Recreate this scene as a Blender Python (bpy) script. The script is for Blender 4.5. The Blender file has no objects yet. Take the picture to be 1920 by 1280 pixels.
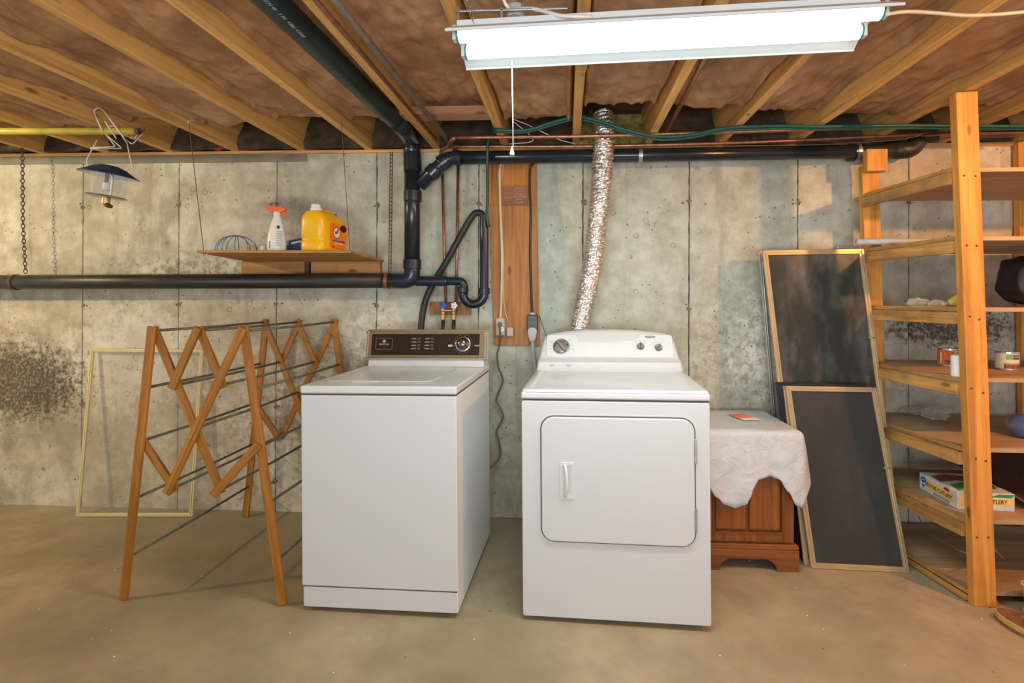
import bpy, bmesh, math, random
from mathutils import Vector, Matrix, noise, Quaternion
random.seed(7)
PI = math.pi
SC = bpy.context.scene
COL = SC.collection

# ---------------------------------------------------------------- camera
cam = bpy.data.cameras.new('camera'); camo = bpy.data.objects.new('camera', cam); COL.objects.link(camo)
cam.sensor_width = 36; cam.lens = 908.98 * 36 / 1920
cam.shift_x = -(1018.10 - 960) / 1920; cam.shift_y = (557.65 - 640) / 1920
cam.clip_start = 0.02
_r = Vector((0.99881309, 0.04856448, 0.00372753)); _d = Vector((0.00358187, 0.00308602, -0.99998882)); _f = Vector((-0.04857544, 0.99881528, 0.00290841))
_m = Matrix((_r, -_d, -_f)).transposed().to_4x4(); _m.translation = Vector((0, -2.8215, 1.2750)); camo.matrix_world = _m
SC.camera = camo

# ---------------------------------------------------------------- world and light
w = bpy.data.worlds.new('world'); SC.world = w; w.use_nodes = True
w.node_tree.nodes['Background'].inputs[0].default_value = (0.93, 0.98, 1.06, 1)
w.node_tree.nodes['Background'].inputs[1].default_value = 0.64
SC.view_settings.view_transform = 'Standard'; SC.view_settings.look = 'None'
SC.view_settings.exposure = 0.0; SC.view_settings.gamma = 1.0
SC.view_settings.use_curve_mapping = False
def lamp(name, loc, energy, col, r=0.04):
    l = bpy.data.lights.new(name, 'POINT'); l.energy = energy; l.color = col; l.shadow_soft_size = r
    o = bpy.data.objects.new(name, l); o.location = loc; COL.objects.link(o); return o
lamp('warm_bulb_left', (-3.9, -1.6, 2.06), 98, (1.0, 0.86, 0.52), 0.04)
lamp('warm_bulb_right', (2.41, -1.75, 2.07), 92, (1.0, 0.45, 0.13), 0.03)
ar = bpy.data.lights.new('added_fill_behind', 'AREA'); ar.energy = 92; ar.color = (0.96, 0.99, 1.04); ar.shape = 'RECTANGLE'; ar.size = 2.2; ar.size_y = 1.0  # added fill lamp, unseen behind the camera, brightens the joists and fronts
aro = bpy.data.objects.new('added_fill_behind', ar); aro.location = (0.0, -4.3, 0.9); aro.rotation_euler = (math.radians(145), 0, 0); COL.objects.link(aro)

fa = bpy.data.lights.new('fluorescent_output', 'AREA'); fa.energy = 20; fa.color = (0.87, 1.0, 1.0); fa.shape = 'RECTANGLE'; fa.size = 1.14; fa.size_y = .16
fao = bpy.data.objects.new('fluorescent_output', fa); fao.location = (.268, -1.386, 2.026); fao.rotation_euler = (0.015, -.010, -.040); COL.objects.link(fao)

# ---------------------------------------------------------------- material helpers
class NT:
    def __init__(s, name):
        s.m = bpy.data.materials.new(name); s.m.use_nodes = True; s.t = s.m.node_tree
        s.b = s.t.nodes['Principled BSDF']; s.out = s.t.nodes['Material Output']
    def n(s, typ, ins=None, **kw):
        x = s.t.nodes.new(typ)
        for k, v in kw.items(): setattr(x, k, v)
        for k, v in (ins or {}).items(): s.set(x, k, v)
        return x
    def set(s, x, k, v):
        i = x.inputs[k]
        if isinstance(v, bpy.types.NodeSocket): s.t.links.new(v, i)
        elif isinstance(v, bpy.types.Node): s.t.links.new(v.outputs[0], i)
        else:
            if hasattr(i.default_value, '__len__') and isinstance(v, tuple) and len(v) == 3 and len(i.default_value) == 4: v = (*v, 1)
            i.default_value = v
    def coord(s, scale=(1, 1, 1), rnd=False):
        c = s.n('ShaderNodeTexCoord').outputs['Object']
        if rnd:
            oi = s.n('ShaderNodeObjectInfo'); mul = s.n('ShaderNodeMath', {0: oi.outputs['Random'], 1: 37.0}, operation='MULTIPLY')
            c = s.n('ShaderNodeVectorMath', {0: c, 1: mul.outputs[0]}, operation='ADD').outputs[0]
        return s.n('ShaderNodeMapping', {'Vector': c, 'Scale': scale}).outputs[0]
    def noise(s, vec, scale, detail=4, rough=.55, dist=0):
        return s.n('ShaderNodeTexNoise', {'Vector': vec, 'Scale': scale, 'Detail': detail, 'Roughness': rough, 'Distortion': dist}).outputs['Fac']
    def ramp(s, fac, stops):
        r = s.n('ShaderNodeValToRGB', {'Fac': fac}); e = r.color_ramp.elements
        while len(e) < len(stops): e.new(.5)
        for x, (p, c) in zip(e, stops): x.position = p; x.color = (*c, 1) if len(c) == 3 else c
        return r.outputs[0]
    def mr(s, v, a, b, c=0.0, d=1.0):
        return s.n('ShaderNodeMapRange', {'Value': v, 'From Min': a, 'From Max': b, 'To Min': c, 'To Max': d}, clamp=True).outputs[0]
    def mul(s, a, b): return s.n('ShaderNodeMath', {0: a, 1: b}, operation='MULTIPLY').outputs[0]
    def add(s, a, b): return s.n('ShaderNodeMath', {0: a, 1: b}, operation='ADD', use_clamp=True).outputs[0]
    def mix(s, f, a, b, mode='MIX'):
        x = s.n('ShaderNodeMix', data_type='RGBA', blend_type=mode)
        s.set(x, 0, f); s.set(x, 6, a); s.set(x, 7, b); return x.outputs[2]
    def blob(s, vec, c, r):
        a = s.n('ShaderNodeVectorMath', {0: vec, 1: c}, operation='SUBTRACT').outputs[0]
        a = s.n('ShaderNodeVectorMath', {0: a, 1: tuple(1 / q for q in r)}, operation='MULTIPLY').outputs[0]
        l = s.n('ShaderNodeVectorMath', {0: a}, operation='LENGTH').outputs['Value']
        return s.mr(l, 1.15, .25)
    def bump(s, h, strength=.3, dist=.01):
        b = s.n('ShaderNodeBump', {'Height': h, 'Strength': strength, 'Distance': dist}); s.set(s.b, 'Normal', b.outputs[0])
    def done(s, **kw):
        for k, v in kw.items(): s.set(s.b, k.replace('_', ' '), v)
        return s.m
def srgb(r, g, b):
    f = lambda c: (c / 255) / 12.92 if c / 255 <= .04045 else ((c / 255 + .055) / 1.055) ** 2.4
    return (f(r), f(g), f(b))
def plain(name, col, rough=.5, metal=0.0, var=.12, vs=12, bump=0.0, bs=60, coat=0.0, spec=.5):
    t = NT(name); v = t.coord(rnd=True)
    f = t.noise(v, vs, 4)
    c = t.mix(t.mr(f, .3, .7), tuple(x * (1 - var) for x in col), tuple(min(1, x * (1 + var)) for x in col))
    if bump: t.bump(t.noise(v, bs, 3), bump, .004)
    return t.done(Base_Color=c, Roughness=rough, Metallic=metal, Coat_Weight=coat, Specular_IOR_Level=spec)
def wood(name, c1, c2, rough=.6, axis='Z', gs=1.0, knots=True, dirt=0.0, dirtcol=(.03, .02, .01)):
    t = NT(name)
    sc = {'X': (1.2, 26, 26), 'Y': (26, 1.2, 26), 'Z': (26, 26, 1.2)}[axis]
    v = t.coord(tuple(a * gs for a in sc), True)
    g = t.noise(v, 1.0, 6, .68, .9)
    v2 = t.coord((3, 3, 3), True); big = t.noise(v2, 1, 2)
    c = t.ramp(g, [(.36, tuple(q * .8 for q in c2)), (.50, tuple((a + b) / 2 for a, b in zip(c1, c2))), (.62, c1)])
    c = t.mix(t.mr(big, .3, .7, 0, .35), c, tuple(x * .62 for x in c1))
    if knots:
        sk = {'X': (5, 14, 14), 'Y': (14, 5, 14), 'Z': (14, 14, 5)}[axis]
        vo = t.n('ShaderNodeTexVoronoi', {'Vector': t.coord(sk, True), 'Scale': 1.0}).outputs['Distance']
        k = t.mul(t.mr(vo, .17, .10), t.mr(t.noise(t.coord((2, 2, 2), True), 2.5, 1), .50, .56))
        c = t.mix(t.mul(k, .75), c, tuple(x * .25 for x in c2))
    if dirt:
        d = t.mr(t.noise(t.coord((5, 5, 5), True), 1.3, 6, .7), .48, .68)
        c = t.mix(t.mul(d, dirt), c, dirtcol)
    oi = t.n('ShaderNodeObjectInfo').outputs['Random']
    hs = t.n('ShaderNodeHueSaturation', {'Color': c, 'Value': t.mr(oi, 0, 1, .86, 1.1)}).outputs[0]
    t.bump(g, .25, .003)
    return t.done(Base_Color=hs, Roughness=rough)
def emis(name, col, s):
    t = NT(name); return t.done(Base_Color=col, Emission_Color=col, Emission_Strength=s)
def glassy(name, col, alpha, rough=.05, spec=.5, dirt=0):
    t = NT(name)
    if dirt:
        v_ = t.coord((1, 1, .45)); col = t.mix(t.mr(t.noise(v_, 5, 7, .7), .45, .68, 0, dirt), col, (.20, .19, .165))
    tr = t.n('ShaderNodeBsdfTransparent', {'Color': (1, 1, 1)})
    t.done(Base_Color=col, Roughness=rough, Specular_IOR_Level=spec)
    mx = t.n('ShaderNodeMixShader', {0: alpha}); t.t.links.new(tr.outputs[0], mx.inputs[1]); t.t.links.new(t.b.outputs[0], mx.inputs[2])
    t.t.links.new(mx.outputs[0], t.out.inputs[0]); return t.m

# ---------------------------------------------------------------- materials
def concrete_wall_mat():
    t = NT('poured concrete wall')
    v = t.coord()
    n1 = t.noise(v, 1.5, 7, .62); n2 = t.noise(v, 8, 9, .68); n3 = t.noise(v, 55, 5, .65); n4 = t.noise(v, 26, 6, .7)
    c = t.ramp(n1, [(.34, (.37, .335, .250)), (.48, (.55, .505, .392)), (.62, (.70, .655, .530))])
    g = t.blob(v, (.15, 0, 1.5), (2.0, 3, 2.0))           # cool green tint of the fluorescent light painted into the wall colour
    c = t.mix(t.mul(g, .80), c, (.450, .515, .440))
    c = t.mix(t.mr(n2, .44, .64, 0, .58), c, (.31, .27, .19))
    c = t.mix(t.mr(n2, .46, .34, 0, .35), c, (.70, .66, .54))
    st = t.noise(t.coord((6, 6, .55)), 1.6, 6, .65)       # run-down streaks
    c = t.mix(t.mr(st, .56, .70, 0, .45), c, (.27, .235, .165))
    lowdirt = t.blob(v, (-1.3, 0, .25), (2.2, 3, .75))
    c = t.mix(t.mul(lowdirt, t.mr(n4, .40, .62, .1, .6)), c, (.30, .225, .125))
    # white efflorescence
    eff = t.add(t.add(t.blob(v, (-2.65, 0, .90), (.85, 3, .55)), t.blob(v, (1.15, 0, 1.0), (.50, 3, .45))), t.add(t.blob(v, (-1.05, 0, 1.05), (.5, 3, .28)), t.blob(v, (2.0, 0, .95), (.7, 3, .3))))
    e = t.mul(t.mr(t.add(t.mul(eff, .26), t.mul(t.noise(v, 11, 10, .78), .80)), .55, .66), t.mr(t.noise(v, 4, 4), .35, .6, .3, 1))
    c = t.mix(t.mul(e, .75), c, (.84, .81, .72))
    # brown mottle around it, then dark mould
    m0 = t.add(t.blob(v, (1.15, 0, .95), (.65, 3, .60)), t.blob(v, (-1.30, 0, .70), (1.0, 3, .5)))
    c = t.mix(t.mul(t.mul(m0, t.mr(n4, .48, .58)), .55), c, (.20, .155, .095))
    mo = t.add(t.blob(v, (-3.35, 0, .75), (.72, 3, .42)), t.blob(v, (2.15, 0, 1.13), (.62, 3, .20)))
    mo = t.mul(t.mr(t.add(t.mul(mo, .34), t.mul(n4, .62)), .50, .60), t.mr(mo, .03, .35))
    c = t.mix(t.mul(t.mul(mo, t.mr(n3, .36, .52, .35, 1.0)), .92), c, (.060, .045, .026))
    left_dark = t.mul(t.blob(v, (-3.75, 0, .9), (.65, 3, 1.1)), t.mr(n2, .35, .6)); c = t.mix(t.mul(left_dark, .55), c, (.13, .105, .062))  # wall darker towards its left end
    s1 = t.mul(t.blob(v, (-2.45, 0, 1.72), (.42, 3, .42)), t.mr(t.noise(t.coord((4, 4, 1.6)), 2.2, 7, .65), .46, .58)); c = t.mix(t.mul(s1, .55), c, (.30, .235, .15))
    s2 = t.blob(v, (-1.62, 0, 1.80), (.28, 3, .085)); c = t.mix(t.mul(s2, .55), c, (.19, .16, .115))
    s3 = t.mul(t.blob(v, (-2.25, 0, 1.44), (.75, 3, .14)), t.mr(n4, .48, .56)); c = t.mix(t.mul(s3, .7), c, (.21, .185, .13))
    # bug holes
    vo = t.n('ShaderNodeTexVoronoi', {'Vector': v, 'Scale': 24.0}).outputs['Distance']
    pit = t.mul(t.mr(vo, .15, .09), t.mr(t.noise(v, 5, 2), .47, .54))
    c = t.mix(t.mul(pit, .85), c, (.11, .09, .06))
    vo2 = t.n('ShaderNodeTexVoronoi', {'Vector': t.n('ShaderNodeVectorMath', {0: v, 1: t.mul(n3, .03)}, operation='ADD').outputs[0], 'Scale': 10.0}).outputs['Distance']
    ring = t.mul(t.mul(t.mr(vo2, .20, .17), t.mr(vo2, .12, .15)), t.mr(t.noise(v, 3.3, 2), .53, .58))
    c = t.mix(t.mul(ring, .6), c, (.18, .15, .10))
    t.bump(t.add(t.mul(n2, .5), t.mul(n3, .35)), .6, .014)
    return t.done(Base_Color=c, Roughness=.88)
def concrete_floor_mat():
    t = NT('concrete floor slab')
    v = t.coord(); n1 = t.noise(v, .8, 5, .6); n2 = t.noise(v, 5, 7, .62); n3 = t.noise(v, 70, 3)
    c = t.ramp(n1, [(.36, (.235, .200, .120)), (.50, (.345, .290, .185)), (.64, (.43, .365, .245))])
    c = t.mix(t.mr(n2, .42, .66, 0, .6), c, (.24, .205, .14))
    vo = t.n('ShaderNodeTexVoronoi', {'Vector': v, 'Scale': 13.0}).outputs['Distance']
    sp = t.mul(t.mr(vo, .075, .05), t.mr(t.noise(v, 4, 1), .55, .6))
    c = t.mix(t.mul(sp, .7), c, (.07, .05, .03))
    sw = t.noise(t.coord((1, 3, 1)), 2.2, 5, .6, 1.5)
    c = t.mix(t.mr(sw, .55, .7, 0, .4), c, (.33, .27, .19))
    edge = t.blob(v, (0, .1, 0), (9, .55, 3)); c = t.mix(t.mul(edge, t.mr(n2, .3, .7, .1, .7)), c, (.30, .28, .225))
    t.bump(t.add(t.mul(n2, .5), t.mul(n3, .1)), .25, .01)
    return t.done(Base_Color=c, Roughness=t.mr(n2, .3, .7, .55, .8))
def kraft_mat():
    t = NT('kraft paper facing'); v = t.coord(rnd=True); n1 = t.noise(v, 3, 6, .6, .8); n2 = t.noise(v, 22, 5)
    c = t.ramp(n1, [(.3, (.24, .112, .046)), (.52, (.45, .235, .110)), (.75, (.66, .42, .24))])
    oi = t.n('ShaderNodeObjectInfo').outputs['Random']
    c = t.mix(t.mr(n2, .4, .7, 0, .25), c, (.10, .05, .025))
    t.bump(t.add(n1, t.mul(n2, .3)), .45, .02)
    return t.done(Base_Color=c, Roughness=.46)
def appliance_mat(name, col=(.585, .615, .63)):
    t = NT(name); n = t.noise(t.coord(), 4, 3)
    c = t.mix(t.mr(n, .3, .7), tuple(x * .985 for x in col), col)
    t.bump(t.noise(t.coord(), 280, 2), .03, .001)
    return t.done(Base_Color=c, Roughness=.26, Coat_Weight=.15)
M = {}
M['wall'] = concrete_wall_mat(); M['floor'] = concrete_floor_mat(); M['kraft'] = kraft_mat()
M['grey_strip'] = plain('grey sill strip', (.22, .20, .155), .85, var=.2, vs=6)
M['crack'] = plain('dark form seam', (.045, .04, .03), .95)
M['tie'] = plain('tie hole spall', (.20, .17, .12), .95, var=.5, vs=60, bump=.6)
M['joist'] = wood('joist lumber', (.86, .49, .155), (.62, .31, .08), .6)
M['block'] = wood('blocking lumber', (.52, .26, .12), (.33, .15, .065), .62)
M['post'] = wood('fir post lumber', (.80, .37, .070), (.54, .225, .035), .55, gs=.8, dirt=.22, dirtcol=(.22, .10, .03))
M['rail'] = wood('dusty shelf rail', (.66, .36, .10), (.36, .165, .045), .65, dirt=.65, dirtcol=(.13, .105, .065))
M['ply'] = wood('shelf plywood', (.52, .36, .20), (.38, .24, .12), .6, axis='X', knots=False, dirt=.7, dirtcol=(.36, .32, .245), gs=.6)
M['plyboard'] = wood('backing plywood', (.56, .225, .030), (.30, .098, .012), .5, gs=1.2)
M['plydark'] = wood('dark painted board', (.33, .13, .05), (.21, .08, .035), .55, axis='X')
M['wallply'] = wood('old shelf plywood', (.50, .25, .06), (.32, .14, .03), .6, axis='X', gs=.6)
M['ledger'] = wood('ledger board', (.60, .29, .085), (.36, .15, .04), .6, axis='X', dirt=.25)
M['rack'] = wood('varnished rack wood', (.46, .195, .028), (.27, .098, .012), .42, gs=2.2, knots=False)
M['rod'] = plain('weathered dowel', (.135, .125, .085), .6, var=.3, vs=40)
M['sub'] = wood('subfloor boards', (.16, .09, .04), (.10, .055, .025), .8, axis='X')
M['abs'] = plain('black plastic pipe', (.013, .019, .028), .24, var=.3, vs=5)
M['absd'] = plain('dusty black pipe', (.030, .026, .020), .42, var=.5, vs=6)
M['absg'] = plain('blue black pipe', (.020, .048, .060), .36, var=.3, vs=6)
M['rubber'] = plain('black rubber hose', (.018, .018, .020), .5)
M['copper'] = plain('tarnished copper', (.42, .20, .12), .38, .75, var=.3, vs=30)
M['greypipe'] = plain('grey steel tube', (.26, .23, .19), .45, .5, var=.3, vs=30)
M['brass'] = plain('brass', (.55, .36, .12), .35, .8, var=.25, vs=50)
M['bluek'] = plain('blue plastic', (.01, .06, .42), .4)
M['steel'] = plain('galvanised steel', (.45, .46, .46), .38, .85, var=.2, vs=30)
M['rust'] = plain('rusty steel', (.12, .075, .045), .7, .4, var=.5, vs=50)
M['chrome'] = plain('chrome', (.62, .60, .57), .14, 1.0, var=.05)
M['darkchrome'] = plain('dark metal knob', (.20, .18, .15), .22, .9)
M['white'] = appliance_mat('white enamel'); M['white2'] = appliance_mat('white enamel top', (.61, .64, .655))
M['whitep'] = plain('white plastic', (.60, .625, .635), .35, var=.03)
M['side'] = appliance_mat('side enamel painted lit', (.80, .83, .84))  # paler than the fronts: lamp light on the sides put into the colour
M['gap'] = plain('dark gap', (.10, .10, .10), .9)
M['panelbr'] = plain('brown console glass', (.022, .012, .005), .30, var=.2, vs=4, coat=0, spec=.3)
M['gold'] = plain('champagne trim', (.27, .21, .115), .35, .6, var=.08)
M['print'] = plain('pale print', (.50, .45, .36), .6); M['greyprint'] = plain('grey print', (.33, .33, .33), .6)
M['knobgrey'] = plain('grey knob', (.16, .155, .15), .28, .4)
M['green'] = plain('green cable', (.010, .085, .070), .45)
M['darkgreen'] = plain('dark green tube', (.006, .045, .036), .4)
M['cream'] = plain('cream cable', (.62, .52, .36), .5); M['cord'] = plain('grey green cord', (.11, .12, .085), .5)
M['greybox'] = plain('grey box', (.42, .42, .40), .5); M['greyplug'] = plain('grey plug', (.36, .39, .40), .5)
M['beige'] = plain('beige box', (.42, .40, .29), .5); M['blackp'] = plain('black plastic', (.015, .015, .016), .35)
M['reflector'] = plain('white reflector', (.62, .68, .68), .35, var=.02)
M['tube'] = emis('fluorescent tube', (.87, 1.0, 1.0), 2.2)
M['greencap'] = plain('green tube end', (.01, .22, .15), .4)
M['yellow'] = plain('yellow pole', (.62, .49, .055), .45, var=.25, vs=9)
M['yframe'] = plain('pale yellow frame', (.66, .57, .30), .5, var=.1)
M['tan'] = plain('champagne aluminium', (.50, .37, .20), .36, .45, var=.15, vs=5)
M['alu'] = plain('raw aluminium', (.52, .53, .52), .3, .85)
M['screen'] = glassy('dark insect screen', (.036, .040, .036), .72, .35, .3, .75)
M['screen2'] = glassy('insect screen cloth', (.036, .037, .036), .92, .45, .4, .12)
M['pane'] = glassy('thin clear sheet', (.55, .50, .35), .12, .1)
M['glass'] = glassy('clear glass', (.62, .66, .66), .20, .05, 1.0)
M['bluepk'] = plain('bright blue pack', (.004, .06, .36), .3)
M['film2'] = glassy('thin clear film', (.6, .62, .66), .16, .08, 1.0)
M['film'] = glassy('crinkled clear film', (.70, .68, .66), .33, .10, 1.0)
M['cab'] = wood('walnut stained cabinet', (.28, .095, .020), (.16, .045, .009), .36, gs=.7, knots=False)
M['cabx'] = wood('walnut stained moulding', (.27, .095, .025), (.15, .045, .012), .4, axis='X', gs=.7, knots=False)
M['blue'] = plain('navy metal shade', (.012, .045, .125), .35, .2); M['bluewire'] = plain('blue coated wire', (.07, .24, .40), .4)
M['wirew'] = plain('white wire', (.66, .63, .56), .4)
M['orange'] = plain('orange plastic', (.85, .13, .015), .4); M['bottlew'] = plain('white bottle', (.78, .77, .73), .35)
M['jug'] = plain('yellow jug', (.84, .46, .004), .33, var=.05); M['label_o'] = plain('orange label', (.88, .22, .008), .4)
M['navy'] = plain('navy carton', (.008, .035, .13), .5); M['red'] = plain('red print', (.50, .02, .02), .5)
M['black'] = plain('black print', (.01, .01, .01), .5); M['bluepr'] = plain('blue print', (.02, .08, .38), .5)
M['greenpr'] = plain('green print', (.05, .28, .06), .5); M['lime'] = plain('lime print', (.26, .45, .02), .5)
M['can'] = plain('tin can', (.55, .54, .52), .3, .9); M['canor'] = plain('orange can label', (.62, .13, .015), .4, var=.5, vs=20)
M['beans'] = plain('bean picture', (.25, .065, .03), .5, var=.8, vs=110); M['canw'] = plain('cream can label', (.66, .63, .50), .45)
M['boxy'] = plain('yellow carton', (.80, .62, .18), .5, var=.15, vs=14); M['boxw'] = plain('pale carton', (.62, .68, .70), .5, var=.2, vs=20)
M['nylon'] = plain('black nylon', (.014, .012, .016), .5, bump=.8, bs=14); M['wicker'] = plain('dark brown weave', (.075, .022, .012), .6, var=.6, vs=120, bump=.8, bs=140)
M['bead'] = plain('pale beading', (.45, .34, .22), .6); M['sole'] = plain('cork sole', (.50, .32, .09), .7, bump=.6, bs=70)
M['footbed'] = plain('brown footbed', (.20, .085, .045), .85, bump=.8, bs=120, var=.3, vs=40); M['strap'] = plain('tan strap', (.30, .17, .07), .8, bump=.7, bs=80, var=.35, vs=30)
M['yshoe'] = plain('mustard leather', (.52, .30, .03), .6); M['pink'] = plain('orange paper', (.80, .24, .13), .6); M['paper'] = plain('white paper', (.78, .77, .75), .6)
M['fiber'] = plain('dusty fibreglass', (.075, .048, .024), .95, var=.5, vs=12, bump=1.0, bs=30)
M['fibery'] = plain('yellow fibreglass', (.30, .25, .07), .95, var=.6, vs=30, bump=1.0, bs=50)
def cloth_mat():
    t = NT('white vinyl cloth'); v = t.coord(); n = t.noise(v, 14, 6, .6, 1.2)
    t.bump(n, .8, .012); return t.done(Base_Color=t.mix(t.mr(n, .3, .7), (.49, .53, .555), (.57, .61, .63)), Roughness=.45)
M['cloth'] = cloth_mat()
def foil_mat():
    t = NT('crinkled foil'); v = t.coord(); vo = t.n('ShaderNodeTexVoronoi', {'Vector': v, 'Scale': 60.0}).outputs['Color']
    b = t.n('ShaderNodeBump', {'Height': t.noise(v, 60, 3, .6, 1.2), 'Strength': .35, 'Distance': .02}); t.set(t.b, 'Normal', b.outputs[0])
    return t.done(Base_Color=(.80, .78, .75), Metallic=1.0, Roughness=.16)
M['foil'] = foil_mat()

# ---------------------------------------------------------------- mesh helpers
class MB:
    def __init__(s): s.bm = bmesh.new(); s.mi = 0
    def box(s, a, b):
        x0, y0, z0 = [min(p, q) for p, q in zip(a, b)]; x1, y1, z1 = [max(p, q) for p, q in zip(a, b)]
        v = [s.bm.verts.new(p) for p in ((x0, y0, z0), (x1, y0, z0), (x1, y1, z0), (x0, y1, z0), (x0, y0, z1), (x1, y0, z1), (x1, y1, z1), (x0, y1, z1))]
        for f in ((0, 3, 2, 1), (4, 5, 6, 7), (0, 1, 5, 4), (1, 2, 6, 5), (2, 3, 7, 6), (3, 0, 4, 7)): s.bm.faces.new([v[i] for i in f])
        return s
    def hexa(s, p):       # eight corners: bottom loop 4, top loop 4
        v = [s.bm.verts.new(q) for q in p]
        for f in ((0, 3, 2, 1), (4, 5, 6, 7), (0, 1, 5, 4), (1, 2, 6, 5), (2, 3, 7, 6), (3, 0, 4, 7)): s.bm.faces.new([v[i] for i in f])
        return s
    def tube(s, pts, r, seg=10, cap=True, closed=False, flat=1.0):
        pts = [Vector(p) for p in pts]; n = len(pts)
        rs = r if isinstance(r, (list, tuple)) else [r] * n
        tan = []
        for i in range(n):
            if closed: d = pts[(i + 1) % n] - pts[i - 1]
            else: d = pts[min(i + 1, n - 1)] - pts[max(i - 1, 0)]
            tan.append(d.normalized() if d.length > 1e-9 else Vector((0, 0, 1)))
        u = tan[0].orthogonal().normalized(); rings = []
        for i in range(n):
            if i: u = (u - tan[i] * u.dot(tan[i])); u = u.normalized() if u.length > 1e-6 else tan[i].orthogonal().normalized()
            w_ = tan[i].cross(u)
            rings.append([s.bm.verts.new(pts[i] + (u * math.cos(a) + w_ * math.sin(a) * flat) * rs[i]) for a in [2 * PI * k / seg for k in range(seg)]])
        m = n if closed else n - 1
        for i in range(m):
            A, B = rings[i], rings[(i + 1) % n]
            for k in range(seg): s.bm.faces.new((A[k], A[(k + 1) % seg], B[(k + 1) % seg], B[k]))
        if cap and not closed: s.bm.faces.new(rings[0][::-1]); s.bm.faces.new(rings[-1])
        return s
    def cyl(s, a, b, r, seg=16): return s.tube([a, b], r, seg)
    def lathe(s, prof, c=(0, 0, 0), seg=24, axis=None, cap=True):
        R_ = Vector((0, 0, 1)).rotation_difference(Vector(axis)).to_matrix() if axis else Matrix.Identity(3)
        c = Vector(c); rings = []
        for r, z in prof: rings.append([s.bm.verts.new(c + R_ @ Vector((r * math.cos(2 * PI * k / seg), r * math.sin(2 * PI * k / seg), z))) for k in range(seg)])
        for A, B in zip(rings, rings[1:]):
            for k in range(seg): s.bm.faces.new((A[k], A[(k + 1) % seg], B[(k + 1) % seg], B[k]))
        if cap: s.bm.faces.new(rings[0][::-1]); s.bm.faces.new(rings[-1])
        return s
    def prism(s, poly, d0, d1, plane='xz'):   # polygon extruded along the third axis
        def P(a, b, d): return {'xz': (a, d, b), 'xy': (a, b, d), 'yz': (d, a, b)}[plane]
        A = [s.bm.verts.new(P(a, b, d0)) for a, b in poly]; B = [s.bm.verts.new(P(a, b, d1)) for a, b in poly]
        s.bm.faces.new(A); s.bm.faces.new(B[::-1]); n = len(poly)
        for i in range(n): s.bm.faces.new((A[i], B[i], B[(i + 1) % n], A[(i + 1) % n]))
        return s
    def grid(s, f, nu, nv, thick=0):
        g = [[s.bm.verts.new(f(i / nu, j / nv)) for j in range(nv + 1)] for i in range(nu + 1)]
        for i in range(nu):
            for j in range(nv): s.bm.faces.new((g[i][j], g[i + 1][j], g[i + 1][j + 1], g[i][j + 1]))
        return s
    def build(s, name, mat, parent=None, world=False, smooth=False, bevel=0, segs=2, solid=0, origin=None, sub=0):
        bmesh.ops.recalc_face_normals(s.bm, faces=s.bm.faces)
        me = bpy.data.meshes.new(name); o = bpy.data.objects.new(name, me); COL.objects.link(o)
        if parent is not None:
            o.parent = parent
            if world:
                mw = Matrix.Identity(4); q = parent
                while q is not None: mw = q.matrix_basis @ mw; q = q.parent
                s.bm.transform(mw.inverted())
        elif origin is None or origin is True:
            if origin is True:
                vs = [v.co for v in s.bm.verts]; c = Vector(((min(v.x for v in vs) + max(v.x for v in vs)) / 2, (min(v.y for v in vs) + max(v.y for v in vs)) / 2, min(v.z for v in vs)))
                s.bm.transform(Matrix.Translation(-c)); o.location = c
        s.bm.to_mesh(me); s.bm.free()
        for m_ in (mat if isinstance(mat, list) else [mat]): me.materials.append(m_)
        if smooth:
            for p in me.polygons: p.use_smooth = True
        if sub: x = o.modifiers.new('sub', 'SUBSURF'); x.levels = sub; x.render_levels = sub
        if solid: x = o.modifiers.new('solid', 'SOLIDIFY'); x.thickness = solid; x.offset = 0
        if bevel:
            x = o.modifiers.new('bevel', 'BEVEL'); x.width = bevel; x.segments = segs; x.limit_method = 'ANGLE'; x.angle_limit = .6
            if smooth is False:
                for p in me.polygons: p.use_smooth = True
                try:
                    x.harden_normals = True
                except Exception: pass
        elif smooth == 'auto': pass
        return o
def tag(o, label=None, cat=None, group=None, kind=None):
    if label: o['label'] = label
    if cat: o['category'] = cat
    if group: o['group'] = group
    if kind: o['kind'] = kind
    return o
def thing(name, label, cat, loc=(0, 0, 0), rot=(0, 0, 0), group=None):
    o = bpy.data.objects.new(name, None); COL.objects.link(o); o.location = loc; o.rotation_euler = rot; o.empty_display_size = .05
    return tag(o, label, cat, group)
def beam(name, p0, p1, w, h, mat, parent=None, side=(1, 0, 0), bevel=.0015, cut=0):
    """a straight board from p0 to p1 (world), w along `side`, h across; grain runs along its own Z"""
    p0 = Vector(p0); p1 = Vector(p1); z = (p1 - p0); L = z.length; z.normalize(); x = Vector(side); x = (x - z * x.dot(z)).normalized(); y = z.cross(x)
    m = MB().box((-w / 2, -h / 2, 0), (w / 2, h / 2, L)); o = m.build(name, mat, bevel=bevel, segs=1)
    mw = Matrix((x, y, z)).transposed().to_4x4(); mw.translation = p0
    if parent is not None:
        o.parent = parent; pm = Matrix.Identity(4); q = parent
        while q is not None: pm = q.matrix_basis @ pm; q = q.parent
        mw = pm.inverted() @ mw
    o.matrix_basis = mw
    return o
def rnd_path(pts, rad, n=6):
    pts = [Vector(p) for p in pts]; out = [pts[0]]
    for a, b, c in zip(pts, pts[1:], pts[2:]):
        r = min(rad, (b - a).length * .48, (c - b).length * .48)
        p = b + (a - b).normalized() * r; q = b + (c - b).normalized() * r
        for k in range(n + 1):
            t_ = k / n; out.append(p * (1 - t_) ** 2 + b * 2 * t_ * (1 - t_) + q * t_ ** 2)
    out.append(pts[-1]); return out
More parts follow.
